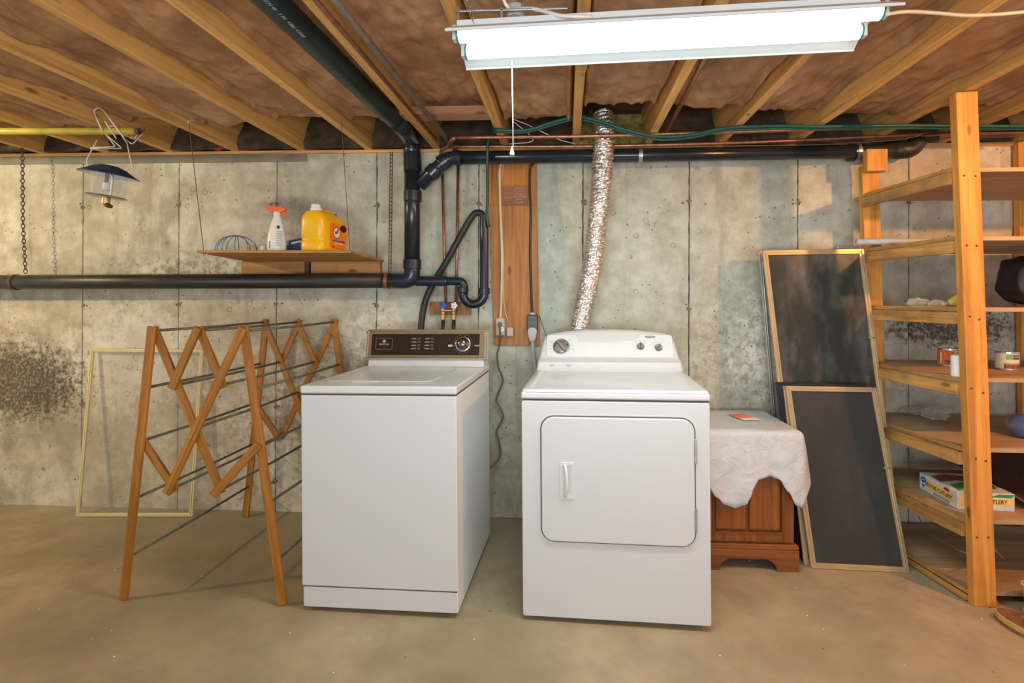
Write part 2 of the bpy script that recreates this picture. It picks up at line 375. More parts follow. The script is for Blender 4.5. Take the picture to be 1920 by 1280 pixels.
def spline(pts, n=8):
    P = [Vector(p) for p in pts]; P = [P[0] * 2 - P[1]] + P + [P[-1] * 2 - P[-2]]; out = []
    for i in range(1, len(P) - 2):
        for k in range(n):
            t_ = k / n
            out.append(.5 * ((2 * P[i]) + (P[i + 1] - P[i - 1]) * t_ + (2 * P[i - 1] - 5 * P[i] + 4 * P[i + 1] - P[i + 2]) * t_ ** 2 + (3 * P[i] - P[i - 1] - 3 * P[i + 1] + P[i + 2]) * t_ ** 3))
    out.append(P[-2]); return out
def rrect(x0, z0, x1, z1, r, n=6):
    out = []
    for cx, cz, a0 in ((x1 - r, z1 - r, 0), (x0 + r, z1 - r, 90), (x0 + r, z0 + r, 180), (x1 - r, z0 + r, 270)):
        for k in range(n + 1):
            a = math.radians(a0 + 90 * k / n); out.append((cx + r * math.cos(a), cz + r * math.sin(a)))
    return out
def lettering(name, text, size, mat, parent, loc, rot, ext=.0004, align='CENTER', sx=1.0):
    cu = bpy.data.curves.new(name, 'FONT'); cu.body = text; cu.size = size; cu.extrude = ext; cu.align_x = align; cu.align_y = 'CENTER'; cu.resolution_u = 3
    tmp = bpy.data.objects.new('tmp', cu); COL.objects.link(tmp)
    dg = bpy.context.evaluated_depsgraph_get(); me = bpy.data.meshes.new_from_object(tmp.evaluated_get(dg)); bpy.data.objects.remove(tmp)
    me.materials.clear(); me.materials.append(mat)
    o = bpy.data.objects.new(name, me); COL.objects.link(o); o.parent = parent; o.location = loc; o.rotation_euler = rot; o.scale = (sx, 1, 1); return o
def flatten(e):
    bpy.context.view_layer.update()
    p = e.parent
    for c in [q for q in bpy.data.objects if q.parent == e]:
        m_ = e.matrix_basis @ c.matrix_basis; c.parent = p; c.matrix_basis = m_
    bpy.data.objects.remove(e)
def copy_tree(o, parent=None):
    c = o.copy(); COL.objects.link(c); c.parent = parent
    for ch in [q for q in bpy.data.objects if q.parent == o]: copy_tree(ch, c)
    return c
def V(*a): return Vector(a)

# ================================================================ SETTING
WT = 2.135          # top of the concrete wall
JZ = 2.152          # underside of the joists
fl = MB().box((-6, -5, -.12), (4.6, .25, 0)).build('floor', M['floor']); tag(fl, 'bare tan concrete floor with cloudy stains', kind='structure')
wall = MB().box((-6, .012, -.1), (4.6, .25, WT)).build('wall_back', M['crack']); tag(wall, 'poured concrete foundation wall with form seams', kind='structure')
seams = [-2.955 + .6096 * k for k in range(-5, 13)]
for a, b in zip(seams, seams[1:]):
    m = MB(); nz = 70
    ja = [noise.noise(Vector((a * 3, 0, i * .6))) * .004 for i in range(nz + 1)]; jb = [noise.noise(Vector((b * 3, 0, i * .9))) * .004 for i in range(nz + 1)]
    g = 0.0030
    rows = []
    for i in range(nz + 1):
        z = -.02 + (WT + .02) * i / nz; xa = a + g + ja[i]; xb = b - g + jb[i]
        rows.append([m.bm.verts.new(p) for p in ((xa, .03, z), (xa, .002, z), (xa + .004, 0, z), (xb - .004, 0, z), (xb, .002, z), (xb, .03, z))])
    for A, B in zip(rows, rows[1:]):
        for k in range(5): m.bm.faces.new((A[k], A[k + 1], B[k + 1], B[k]))
    m.bm.faces.new(rows[-1])
    m.build('wall_panel', M['wall'], wall)
# spalled form-tie marks on the seams
tmesh = None
for k, sx in enumerate(seams[2:15]):
    for zz in (1.835, 1.235, .62, .17):
        m = MB(); rr = random.Random(k * 10 + int(zz * 100))
        for q in range(4):
            c = Vector((sx + (rr.uniform(-.006, .006) if q < 2 else rr.uniform(-.04, .04)), -.001, zz + rr.uniform(-.014, .014))); a = rr.uniform(.010, .017) if q < 2 else rr.uniform(.004, .008)
            n = 11; vs = [m.bm.verts.new(c + Vector((a * math.cos(2 * PI * i / n) * rr.uniform(.5, 1.5), 0.0, a * .8 * math.sin(2 * PI * i / n) * rr.uniform(.5, 1.4)))) for i in range(n)]
            vc = m.bm.verts.new(c + Vector((0, -.005, 0)))
            for i in range(n): m.bm.faces.new((vs[i], vs[(i + 1) % n], vc))
        m.build('tie_mark', M['tie'], wall)
sill = beam('trim_1', (-6, .045, WT + .009), (4.6, .045, WT + .009), .018, .125, M['joist'], None, (0, 0, 1)); tag(sill, 'lumber sill plate on top of the foundation wall', kind='structure')
ceil = MB().box((-6, -5, JZ + .235), (4.6, .3, JZ + .26)).build('ceiling', M['sub']); tag(ceil, 'board subfloor above the joists', kind='structure')
ss = MB().box((-5.9, -.005, WT - .046), (-1.55, .004, WT)).build('trim_3', M['grey_strip'], bevel=.001); tag(ss, 'grey strip along the top left of the foundation wall', kind='structure')  # flat grey band just below the top edge of the wall
rim = beam('trim_2', (-6, .20, JZ + .1175), (4.6, .20, JZ + .1175), .235, .038, M['sub'], None, (0, 0, 1)); tag(rim, 'dark rim joist closing the joist ends', kind='structure')

def ordinal(n): return ['', 'first', 'second', 'third', 'fourth', 'fifth', 'sixth', 'seventh', 'eighth', 'ninth', 'tenth', 'eleventh', 'twelfth'][n]
JX0 = .0494; SP = .4064
for k in range(-10, 9):
    x = JX0 + k * SP
    j = beam('floor_joist', (x, .18, JZ + .1175), (x, -4.9, JZ + .1175), .040, .235, M['joist'], None, (1, 0, 0), .002)
    if k <= -3: lb = 'bare lumber floor joist, %s to the left of the big black drain pipe' % ordinal(-2 - k)
    else: lb = 'bare lumber floor joist, %s to the right of the big black drain pipe' % ordinal(k + 3)
    tag(j, lb, 'joist', 'floor joists overhead')
# kraft faced insulation in every bay
for k in range(-10, 8):
    xa = JX0 + k * SP + .021; xb = JX0 + (k + 1) * SP - .021; rr = random.Random(k + 50)
    ph = rr.uniform(0, 50); y0 = -.30 + rr.uniform(-.05, .06); base = .095 + rr.uniform(-.012, .012)
    if k in (0, 1): y0 = -.42
    def f(u, v, xa=xa, xb=xb, ph=ph, y0=y0, base=base):
        x = xa + (xb - xa) * u; y = y0 - (4.5) * v ** 1.3
        e = math.sin(PI * u) ** .45
        q = Vector((x * 5 + ph, y * 3.2, ph))
        crease = 1 - abs(noise.noise(q + Vector((noise.noise(q * 1.7), noise.noise(q * 2.1), 0)) * .9)) * 2.2
        z = JZ + base - .030 * e + .022 * noise.noise(Vector((x * 5 + ph, y * 2.2, 0))) * e - .014 * max(0, crease) ** 3 * e + .009 * noise.noise(Vector((x * 20 + ph, y * 9, 3))) + .016 * noise.noise(Vector((ph, y * 3, 9)))
        if v < .02: z += .07 * (1 - v / .02)
        for ed, s_ in ((u, 1), (1 - u, 5)):      # stapled paper flange rolling down the joist side
            w_ = .10 + .05 * noise.noise(Vector((ph + s_, y * 2.5, 4)))
            if ed < w_:
                k_ = ed / w_; z -= .034 * math.sin(PI * min(1, k_ * 1.15)) * (1 + .5 * noise.noise(Vector((ph, y * 6, s_)))) - .010 * (1 - k_)
        return (x, y, z)
    o = MB().grid(f, 40, 170).build('insulation_batt', M['kraft'], smooth=True)
    if k <= -4: lb = 'wrinkled brown kraft paper batt, %s joist bay left of the black drain pipe' % ordinal(-3 - k)
    elif k == -3: lb = 'wrinkled brown kraft paper batt above the big black drain pipe'
    else: lb = 'wrinkled brown kraft paper batt, %s joist bay right of the black drain pipe' % ordinal(k + 3)
    tag(o, lb, 'insulation', 'kraft paper insulation between the joists')
    # loose fibreglass stuffed against the rim
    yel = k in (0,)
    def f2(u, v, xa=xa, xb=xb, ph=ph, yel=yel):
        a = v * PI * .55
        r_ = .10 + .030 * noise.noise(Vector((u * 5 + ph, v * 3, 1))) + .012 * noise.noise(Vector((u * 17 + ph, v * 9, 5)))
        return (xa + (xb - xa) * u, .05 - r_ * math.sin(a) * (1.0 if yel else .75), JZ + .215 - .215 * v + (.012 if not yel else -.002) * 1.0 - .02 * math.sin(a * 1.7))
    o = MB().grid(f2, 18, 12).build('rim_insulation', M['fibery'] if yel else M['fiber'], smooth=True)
    if yel: lb = 'yellow fibreglass tuft behind the top of the foil duct'
    elif k <= -4: lb = 'dusty dark fibreglass at the wall, %s joist bay left of the drain pipe' % ordinal(-3 - k)
    elif k == -3: lb = 'dusty dark fibreglass above the elbow of the big black drain pipe'
    else: lb = 'dusty dark fibreglass at the wall, %s joist bay right of the drain pipe' % ordinal(k + 3)
    tag(o, lb, 'insulation', 'rim insulation')
# blocking between joists
b = beam('blocking', (JX0 - 3 * SP + .25, -.50, JZ + .02), (JX0 - SP - .02, -.50, JZ + .02), .09, .038, M['block'], None, (0, 1, 0)); tag(b, 'reddish lumber block nailed flat between joists above the washer', 'blocking')

# ================================================================ DRYING RACK
RY0 = -.845; RY1 = -.10
rk = thing('drying_rack', 'folding wooden clothes drying rack with zigzag ends left of the washer', 'drying rack', (-1.52, -.47, 0))
def rackframe(y, sgn):
    P = dict(LT=(-1.745, 1.135), MT=(-1.548, 1.137), RT=(-1.342, 1.138), LF=(-1.861, 0), RF=(-1.171, 0), nL1=(-1.778, .893), nL2=(-1.651, .905), nR2=(-1.447, .909), nR1=(-1.308, .893),
             l2=(-1.797, .667), r2=(-1.280, .658), bl=(-1.656, .470), br=(-1.453, .465), l3=(-1.822, .424), r3=(-1.240, .419))
    def bar(name, a, b, layer, w=.033, e0=.014, e1=.014, t_=.014):
        A = Vector((P[a][0], y + sgn * layer * .016, P[a][1])); B = Vector((P[b][0], y + sgn * layer * .016, P[b][1])); d = (B - A).normalized()
        return beam(name, A - d * e0, B + d * e1, t_, w, M['rack'], rk, (0, 1, 0), .002)
    bar('leg', 'LT', 'LF', 1, .036, .018, -.002); bar('leg', 'RT', 'RF', 1, .036, .018, -.002)
    bar('zigzag_bar', 'LT', 'br', 0); bar('zigzag_bar', 'MT', 'nL2', 1); bar('zigzag_bar', 'MT', 'nR2', 0)
    bar('zigzag_bar', 'RT', 'bl', 2 if sgn < 0 else 2, .033); bar('zigzag_bar', 'l2', 'bl', 0); bar('zigzag_bar', 'r2', 'br', 2)
    return P
P = rackframe(RY0, -1); rackframe(RY1, 1)
rodpts = ['LT', 'MT', 'RT', 'nL1', 'nL2', 'nR2', 'nR1', 'l2', 'r2', 'bl', 'br', 'l3', 'r3']
Q = [P[k] for k in rodpts] + [(-1.552, .729), (-1.8445, .178), (-1.2025, .180)]
for (x, z) in Q:
    sag = .004
    MB().tube([(x, RY0 - .02, z), (x, (RY0 + RY1) / 2, z - sag), (x, RY1 + .02, z)], .0062, 8).build('rod', M['rod'], rk, True, smooth=True)

# ================================================================ WASHER
def toplevel_box(t, name, x0, y0, z0, x1, y1, z1, mat, bev=.006):
    return MB().box((x0, y0, z0), (x1, y1, z1)).build(name, mat, t, bevel=bev, segs=3)
wa = thing('washing_machine', 'white top loading washing machine with a brown and chrome control panel', 'washing machine', (-1.072, -.8916, 0), (0, -.0123, -.0366))
W = .648; D = .667
toplevel_box(wa, 'cabinet', .002, .006, .016, W - .002, D, .880, M['side'], .004)
toplevel_box(wa, 'front_panel', 0, 0, .1035, W, .012, .8795, M['white'], .005)
MB().prism(rrect(.004, .017, W - .004, .099, .012), .003, .014).build('kick_panel', M['white'], wa, bevel=.003)
toplevel_box(wa, 'seam_shadow_strip', .004, .005, .097, W - .004, .010, .106, M['gap'], 0)
top = toplevel_box(wa, 'top_panel', -.002, -.004, .8855, W + .002, D, .918, M['white2'], .008)
toplevel_box(wa, 'seam_strip', .003, .003, .878, W - .003, D - .01, .887, M['gap'], 0)
# lid with a rolled front edge and finger notch
lid = MB()
pts = rrect(.045, .095, .515, .515, .035)
lid.prism([(a, b) for a, b in pts], .9175, .9215, 'xy'); lido = lid.build('lid', M['white2'], wa, bevel=.0018)
MB().tube([(a, b, .921) for a, b in pts], .0022, 6, closed=True).build('lid_rim', M['whitep'], lido, smooth=True)
MB().prism([(.17, .0935), (.19, .088), (.27, .088), (.29, .0935)], .9178, .9222, 'xy').build('finger_notch', M['whitep'], lido, bevel=.001)
# console
cx0, cx1 = .030, .645
con = MB().hexa([(cx0, .545, .918), (cx1, .545, .918), (cx1, .664, .918), (cx0, .664, .918), (cx0 + .004, .555, .958), (cx1 - .004, .555, .958), (cx1 - .004, .664, .958), (cx0 + .004, .664, .958)]).build('console_base', M['white2'], wa, bevel=.004)
# leaning console head: local frame
head = thing('console', None, None, (0, .548, .957), (-.20, 0, 0)); head.parent = wa
ch = MB().box((cx0 - .006, .004, 0), (cx1 + .006, .075, .153)).build('console_body', M['whitep'], head, bevel=.006)
m = MB()
x0_, x1_, zt = cx0 - .010, cx1 + .010, .156
m.box((x0_, -.006, 0), (x1_, .010, .010)); m.box((x0_, -.006, zt - .009), (x1_, .010, zt)); m.box((x0_, -.006, .010), (x0_ + .010, .010, zt - .009)); m.box((x1_ - .012, -.006, .010), (x1_, .010, zt - .009))
m.build('chrome_frame', M['chrome'], head, bevel=.003)
m = MB()
m.box((x0_ + .010, -.001, .010), (x1_ - .012, .008, .022)); m.box((x0_ + .010, -.001, zt - .024), (x1_ - .012, .008, zt - .009)); m.box((x0_ + .010, -.001, .022), (x0_ + .026, .008, zt - .024)); m.box((x1_ - .036, -.001, .022), (x1_ - .012, .008, zt - .024))
m.build('gold_border', M['gold'], head)
face = MB().box((x0_ + .024, .0005, .020), (x1_ - .034, .009, zt - .022)).build('control_face', M['panelbr'], head)
# emblem plate: thin gold outline, mark and small word
ex0, ex1, ez0, ez1 = .068, .158, .052, .112
m = MB()
for a in ((ex0, ez0, ex1, ez0 + .002), (ex0, ez1 - .002, ex1, ez1), (ex0, ez0, ex0 + .002, ez1), (ex1 - .002, ez0, ex1, ez1)): m.box((a[0], -.0008, a[1]), (a[2], .0006, a[3]))
m.build('emblem_outline', M['gold'], face, False)
MB().prism(rrect(.105, .088, .121, .102, .004), -.0009, .0004).build('emblem_mark', M['print'], face)
lettering('lettering', 'M', .012, M['panelbr'], face, (.113, -.0012, .095), (PI / 2, 0, 0))
lettering('lettering', 'MAYTAG', .0135, M['print'], face, (.113, -.0005, .078), (PI / 2, 0, 0))
# push buttons in two columns
for cxx in (.292, .362):
    for i in range(4):
        z = .050 + i * .017
        MB().box((cxx, -.005, z), (cxx + .016, .001, z + .0125)).build('push_button', M['darkchrome'], face, bevel=.0012)
        m = MB(); m.box((cxx - .034, -.0005, z + .004), (cxx - .006, .0006, z + .0055)); m.box((cxx - .028, -.0005, z + .008), (cxx - .008, .0006, z + .009)); m.build('legend', M['print'], face)
MB().box((.455, -.0006, .066), (.478, .0006, .076)).build('legend', M['print'], face)
m = MB(); m.box((.592, -.0006, .072), (.622, .0006, .0745)); m.box((.598, -.0006, .067), (.616, .0006, .069)); m.build('legend', M['print'], face)
dc = (.533, -.001, .080)
dial = MB().lathe([(.041, 0), (.041, .003), (.036, .005), (.033, .005)], dc, 36, (0, -1, 0)).build('dial', M['chrome'], face, smooth=True)
MB().lathe([(.034, .003), (.033, .009), (.022, .010), (.021, .026), (.017, .031), (.0, .031)], dc, 32, (0, -1, 0), cap=False).build('dial_knob', M['darkchrome'], face, smooth=True)
m = MB()
for i in range(22):
    a = 2 * PI * i / 22; r_ = .048; m.box((dc[0] + r_ * math.cos(a) - .0012, -.0006, dc[2] + r_ * math.sin(a) - .0012), (dc[0] + r_ * math.cos(a) + .0012, .0005, dc[2] + r_ * math.sin(a) + .0012))
m.build('dial_ticks', M['print'], face)
flatten(head)
for (x, y) in ((.04, .05), (W - .04, .05), (.04, D - .05), (W - .04, D - .05)): MB().lathe([(.014, 0), (.018, .004), (.018, .010), (.006, .012), (.006, .022)], (x, y, -.004 + .0123 * (x - .3)), 14).build('foot', M['blackp'], wa, smooth=True)

# ================================================================ DRYER
dr = thing('clothes_dryer', 'white front loading clothes dryer with rounded door and three grey knobs', 'clothes dryer', (-.1686, -.8994, 0), (0, -.0103, -.0507))
W = .728; D = .70
toplevel_box(dr, 'cabinet', .002, .006, .018, W - .002, D, .872, M['side'], .005)
fp = MB().prism(rrect(0, .018, W, .8715, .010), 0, .014).build('front_panel', M['white'], dr, bevel=.004)
toplevel_box(dr, 'seam_strip', .004, .004, .870, W - .004, D - .01, .8795, M['gap'], 0)
tp = MB()   # top with raised rim and shallow basin
tp.box((-.002, -.004, .8785), (W + .002, D, .906)); tpo = tp.build('top_panel', M['white2'], dr, bevel=.008, segs=3)
m = MB(); o_ = rrect(.0, -.002, W, D - .12, .02, 5); i_ = rrect(.028, .035, W - .028, D - .15, .03, 5)
A = [m.bm.verts.new((a, b, .9055)) for a, b in o_]; B = [m.bm.verts.new((a, b, .9145)) for a, b in rrect(.003, .001, W - .003, D - .122, .02, 5)]
C_ = [m.bm.verts.new((a, b, .9145)) for a, b in i_]; E_ = [m.bm.verts.new((a, b, .9075)) for a, b in rrect(.036, .043, W - .036, D - .158, .028, 5)]
n_ = len(A)
for R1, R2 in ((A, B), (B, C_), (C_, E_)):
    for i in range(n_): m.bm.faces.new((R1[i], R1[(i + 1) % n_], R2[(i + 1) % n_], R2[i]))
m.bm.faces.new(E_)
m.build('worktop_rim', M['white2'], tpo, smooth=True)
# door
dx0, dz0, dx1, dz1 = .079, .322, .668, .810
MB().prism(rrect(dx0 - .005, dz0 - .005, dx1 + .005, dz1 + .005, .055, 8), -.0015, .004).build('door_gap', M['gap'], dr)
m = MB(); m.prism(rrect(dx0 - .011, dz0 - .011, dx1 + .011, dz1 + .011, .060, 8), -.0008, .004); m.build('door_surround', M['white'], dr, bevel=.0006)
door = MB().prism(rrect(dx0, dz0, dx1, dz1, .050, 8), -.010, .004).build('door', M['white'], dr, bevel=.005, segs=3)
hd = MB(); hx0, hz0, hx1, hz1 = .150, .490, .207, .635
# handle: raised bezel, dark recess, vertical grip
m = MB()
O = rrect(hx0, hz0, hx1, hz1, .005, 3); I = rrect(hx0 + .012, hz0 + .012, hx1 - .010, hz1 - .012, .005, 3)
a1 = [m.bm.verts.new((x, -.0095, z)) for x, z in O]; a2 = [m.bm.verts.new((x, -.0135, z)) for x, z in rrect(hx0 + .002, hz0 + .002, hx1 - .002, hz1 - .002, .004, 3)]
a3 = [m.bm.verts.new((x, -.0135, z)) for x, z in I]; a4 = [m.bm.verts.new((x + (.004), .012 if x < (hx0 + hx1) / 2 else -.003, z)) for x, z in rrect(hx0 + .014, hz0 + .016, hx1 - .016, hz1 - .016, .004, 3)]
n_ = len(a1)
for R1, R2 in ((a1, a2), (a2, a3), (a3, a4)):
    for i in range(n_): m.bm.faces.new((R1[i], R1[(i + 1) % n_], R2[(i + 1) % n_], R2[i]))
m.bm.faces.new(a4)
han = m.build('handle', M['whitep'], door, smooth=False)
MB().tube(spline([(.172, -.012, .625), (.178, -.026, .600), (.180, -.030, .5625), (.178, -.026, .525), (.172, -.012, .500)], 5), .0075, 8, flat=.8).build('grip', M['whitep'], door, smooth=True)
for z0, z1 in ((.640, .735), (.378, .470)):
    MB().box((dx1 - .001, -.0125, z0), (dx1 + .008, -.001, z1)).build('hinge', M['steel'], dr, bevel=.002)
# console: moulded sloping fascia with rounded shoulders
m = MB()
def sect(x, h, y0, y1): return [(x, y0, .908), (x, y0 + .004, .955), (x, y0 + .050, .972), (x, y1 - .055, .905 + h - .012), (x, y1 - .035, .905 + h), (x, D, .905 + h), (x, D, .905)]
xs = [-.003, .006, .022, .040, .12, .25, .38, .52, .65, .690, .706, .722, .731]
def wx(x, zf):   # taper with height
    c = .364; return c + (x - c) * (1 - .095 * zf)
rings = []
for i, x in enumerate(xs):
    u = abs((x - .364) / .367); h = .205 - .032 * u ** 3 - (.030 if u > .985 else .008 if u > .96 else 0)
    s_ = sect(x, h, .532 + (.010 if u > .985 else 0), .70)
    rings.append([m.bm.verts.new((wx(px, max(0, (pz - .905) / .2)), py, pz)) for px, py, pz in s_])
for A_, B_ in zip(rings, rings[1:]):
    for k in range(6): m.bm.faces.new((A_[k], A_[k + 1], B_[k + 1], B_[k]))
m.bm.faces.new(rings[0]); m.bm.faces.new(rings[-1])
dcon = m.build('console', M['whitep'], dr, bevel=.004)
# fascia frame: plane through lower edge (y .582,z .972) and upper edge (y .645,z 1.10)
ang = math.atan2(.063, .112)
fas = thing('fascia', None, None, (0, .5815, .972), (-ang, 0, 0)); fas.parent = dr
MB().prism(rrect(.045, .004, .690, .128, .012), -.0035, .001).build('fascia_plate', M['whitep'], fas, bevel=.0015)
def knob(x, z, r, ang_, big):
    k = MB().lathe([(r * 1.22, 0), (r * 1.22, .0015), (r * 1.05, .002)], (0, 0, 0), 32, (0, -1, 0)).build('knob', M['knobgrey'] if big else M['greyprint'], fas, smooth=False)
    k.location = (x, -.0035, z); k.rotation_euler = (0, ang_, 0)
    MB().lathe([(r, 0), (r, .010), (r * .86, .014), (r * .80, .014)], (0, 0, 0), 32, (0, -1, 0)).build('knob_body', M['chrome'] if big else M['knobgrey'], k, smooth=False)
    MB().box((-r * .22, -.024, -r * .95), (r * .22, -.008, r * .95)).build('knob_grip', M['knobgrey'], k, bevel=.003)
    return k
knob(.122, .060, .036, -.7, True); knob(.528, .062, .0165, 0.0, False); knob(.618, .056, .0165, .5, False)
m = MB()
for (x, z, w_) in ((.058, .088, .022), (.058, .064, .012), (.058, .046, .014), (.170, .064, .016), (.170, .046, .018), (.160, .100, .012), (.500, .088, .010), (.522, .090, .010), (.545, .086, .010), (.595, .082, .012), (.625, .086, .012)):
    m.box((x, -.0040, z), (x + w_, -.0030, z + .0022))
m.build('fascia_print', M['greyprint'], fas)
pl2 = thing('lower_legend', None, None, (0, .5335, .922), (-.09, 0, 0)); pl2.parent = dr
m = MB()
for (x, w_) in ((.064, .028), (.150, .030)):
    m.box((x, -.0022, .018), (x + w_, -.0008, .0205)); m.box((x + .006, -.0022, .012), (x + w_ - .008, -.0008, .014))
m.build('legend', M['greyprint'], pl2)
m = MB(); m.prism([(.580 + .028 * math.cos(2 * PI * i / 24), .1165 + .0058 * math.sin(2 * PI * i / 24)) for i in range(24)], -.0046, -.0030); em = m.build('emblem', M['knobgrey'], fas)
lettering('lettering', 'Whirlpool', .0085, M['paper'], em, (.580, -.0050, .1165), (PI / 2, 0, 0))
flatten(fas); flatten(pl2)
for (x, y) in ((.05, .06), (W - .05, .06), (.05, D - .06), (W - .05, D - .06)): MB().lathe([(.014, 0), (.018, .004), (.018, .010), (.006, .012), (.006, .024)], (x, y, -.004 + .0103 * (x - .36)), 14).build('foot', M['blackp'], dr, smooth=True)

# ================================================================ CABINET WITH CLOTH
cb = thing('wooden_cabinet', 'low walnut stained cabinet with raised panels under a white cloth beside the dryer', 'cabinet', (.86, -.28, 0))
c0, c1, cy0, cy1, cz = .640, 1.075, -.475, -.07, .640
MB().box((c0, cy0, .10), (c1, cy1, cz)).build('carcass', M['cab'], cb, True, bevel=.004)
MB().prism([(c0 - .012, .125), (c1 + .012, .125), (c1 + .020, .108), (c1 + .014, .100), (c0 - .014, .100), (c0 - .020, .108)], cy0 - .016, cy1).build('base_moulding', M['cabx'], cb, True, bevel=.003)
pl = [(c0 - .018, .100), (c1 + .018, .100), (c1 + .018, 0), (c1 - .085, 0), (c1 - .090, .028), (c1 - .110, .045), (c1 - .130, .056), (c0 + .130, .056), (c0 + .110, .045), (c0 + .090, .028), (c0 + .085, 0), (c0 - .018, 0)]
MB().prism(pl, cy0 - .020, cy0).build('plinth', M['cabx'], cb, True, bevel=.003)
MB().prism([(cy0, .1), (cy1, .1), (cy1, 0), (cy1 - .08, 0), (cy1 - .12, .05), (cy0 + .12, .05), (cy0 + .08, 0), (cy0, 0)], c1 + .002, c1 + .018, 'yz').build('plinth', M['cabx'], cb, True, bevel=.002)
MB().box((c0 - .03, cy0 - .02, cz), (c1 + .012, cy1, cz + .014)).build('cabinet_top', M['cabx'], cb, True, bevel=.004)
# door frame with two raised arched panels
m = MB(); m.box((c0 + .005, cy0 - .014, .135), (c0 + .055, cy0, cz - .02)); m.box((c1 - .055, cy0 - .014, .135), (c1 - .005, cy0, cz - .02)); m.box((c0 + .055, cy0 - .014, .135), (c1 - .055, cy0, .175)); m.box((c0 + .055, cy0 - .014, cz - .06), (c1 - .055, cy0, cz - .02))
dd = m.build('door', M['cab'], cb, True, bevel=.003)
mx = (c0 + c1) / 2
for a, b_ in ((c0 + .068, mx - .008), (mx + .008, c1 - .068)):
    n = 10; ww = b_ - a
    poly = [(a, .190), (b_, .190), (b_, .520)] + [(b_ - ww * i / n, .520 + .045 * math.sin(PI * i / n)) for i in range(1, n)] + [(a, .520)]
    MB().prism(poly, cy0 - .013, cy0 - .001).build('raised_panel', M['cab'], dd, True, bevel=.006, segs=2)
for a, b_ in ((c0 + .055, c0 + .060), (c1 - .060, c1 - .055)): MB().box((a, cy0 - .018, .175), (b_, cy0 - .002, cz - .06)).build('bead_moulding', M['cab'], dd, True, bevel=.0015)
MB().box((c0 + .055, cy0 - .018, .175), (c1 - .055, cy0 - .002, .181)).build('bead_moulding', M['cab'], dd, True, bevel=.0015)
# cloth draped over
def drop(s_):  # hanging length along the front, s from 0 (left) to 1 (right corner)
    pts = [(0, .215), (.10, .235), (.20, .300), (.28, .335), (.38, .350), (.47, .335), (.52, .290), (.54, .250), (.60, .215), (.70, .205), (.78, .215), (.86, .270), (.93, .330), (1.0, .345)]
    for (a, va), (b__, vb) in zip(pts, pts[1:]):
        if a <= s_ <= b__:
            t_ = (s_ - a) / (b__ - a); t_ = t_ * t_ * (3 - 2 * t_); return va + (vb - va) * t_
    return pts[-1][1]
cl = MB(); NU = 60; zt = cz + .018; xl, xr, yf, yb = .600, 1.095, cy0 - .028, cy1 + .01
def cpt(i, j):
    u = i / NU
    # i runs across the width then over the right side; j runs back edge -> front edge -> down
    if i <= NU: x = xl + (xr - xl) * u
    if j <= 10: y = yb + (yf - yb) * j / 10; return Vector((x, y, zt + .003 * noise.noise(Vector((x * 9, y * 9, 0)))))
    d = (j - 10) / 16 * drop(u)
    out = .004 + .020 * d / .3 + .010 * noise.noise(Vector((x * 16, d * 10, 2))) * min(1, d * 8) + .008 * math.sin(x * 38) * d / .3
    return Vector((x, yf - out, zt - d))
g = [[cl.bm.verts.new(cpt(i, j)) for j in range(27)] for i in range(NU + 1)]
for i in range(NU):
    for j in range(26): cl.bm.faces.new((g[i][j], g[i + 1][j], g[i + 1][j + 1], g[i][j + 1]))
# right-hand side flap
NS = 22
def sdrop(v): return .17 + .10 * math.sin(v * 7 + .6) + .05 * v if v < .985 else .30
cols = [[g[NU][j] for j in range(11)]]
for k in range(1, NS + 1):
    row = []
    for j in range(11):
        v = j / 10; y = yb + (yf - yb) * v; dmax = .19 + .055 * math.sin(v * 9.5 + 1.0) + .10 * max(0, (v - .8) / .2) ; d = dmax * k / NS
        row.append(cl.bm.verts.new((xr + .006 + .034 * (d / .3) ** .7 * (.5 + .5 * v) + .012 * math.sin(v * 14) * d / .3, y, zt - d)))
    cols.append(row)
for A, B in zip(cols, cols[1:]):
    for j in range(10): cl.bm.faces.new((A[j], A[j + 1], B[j + 1], B[j]))
# corner join between the side flap and the front
fr = [g[NU][10 + q] for q in range(17)]; sd = [cols[min(NS, round(q * NS / 16))][10] for q in range(17)]
for q in range(16):
    vs = [fr[q], fr[q + 1], sd[q + 1], sd[q]]; uq = []
    for v_ in vs:
        if v_ not in uq: uq.append(v_)
    if len(uq) >= 3:
        try: cl.bm.faces.new(uq)
        except ValueError: pass
clo = cl.build('table_cloth', M['cloth'], smooth=True, solid=.0025, origin=None); tag(clo, 'white vinyl cloth with scalloped hem draped over the wooden cabinet', 'cloth')
nt = thing('paper_note', 'orange and white printed card lying on the white cloth', 'card', (0.9239, -0.2506, 0.6640), (0, 0, .25))
MB().box((-.045, -.02, 0), (.045, .075, .0012)).build('orange_half', M['pink'], nt)
MB().box((-.040, -.062, 0), (.050, -.0205, .0013)).build('white_half', M['paper'], nt)
MB().box((-.036, .045, .0012), (.036, .053, .0017)).build('legend', M['red'], nt)

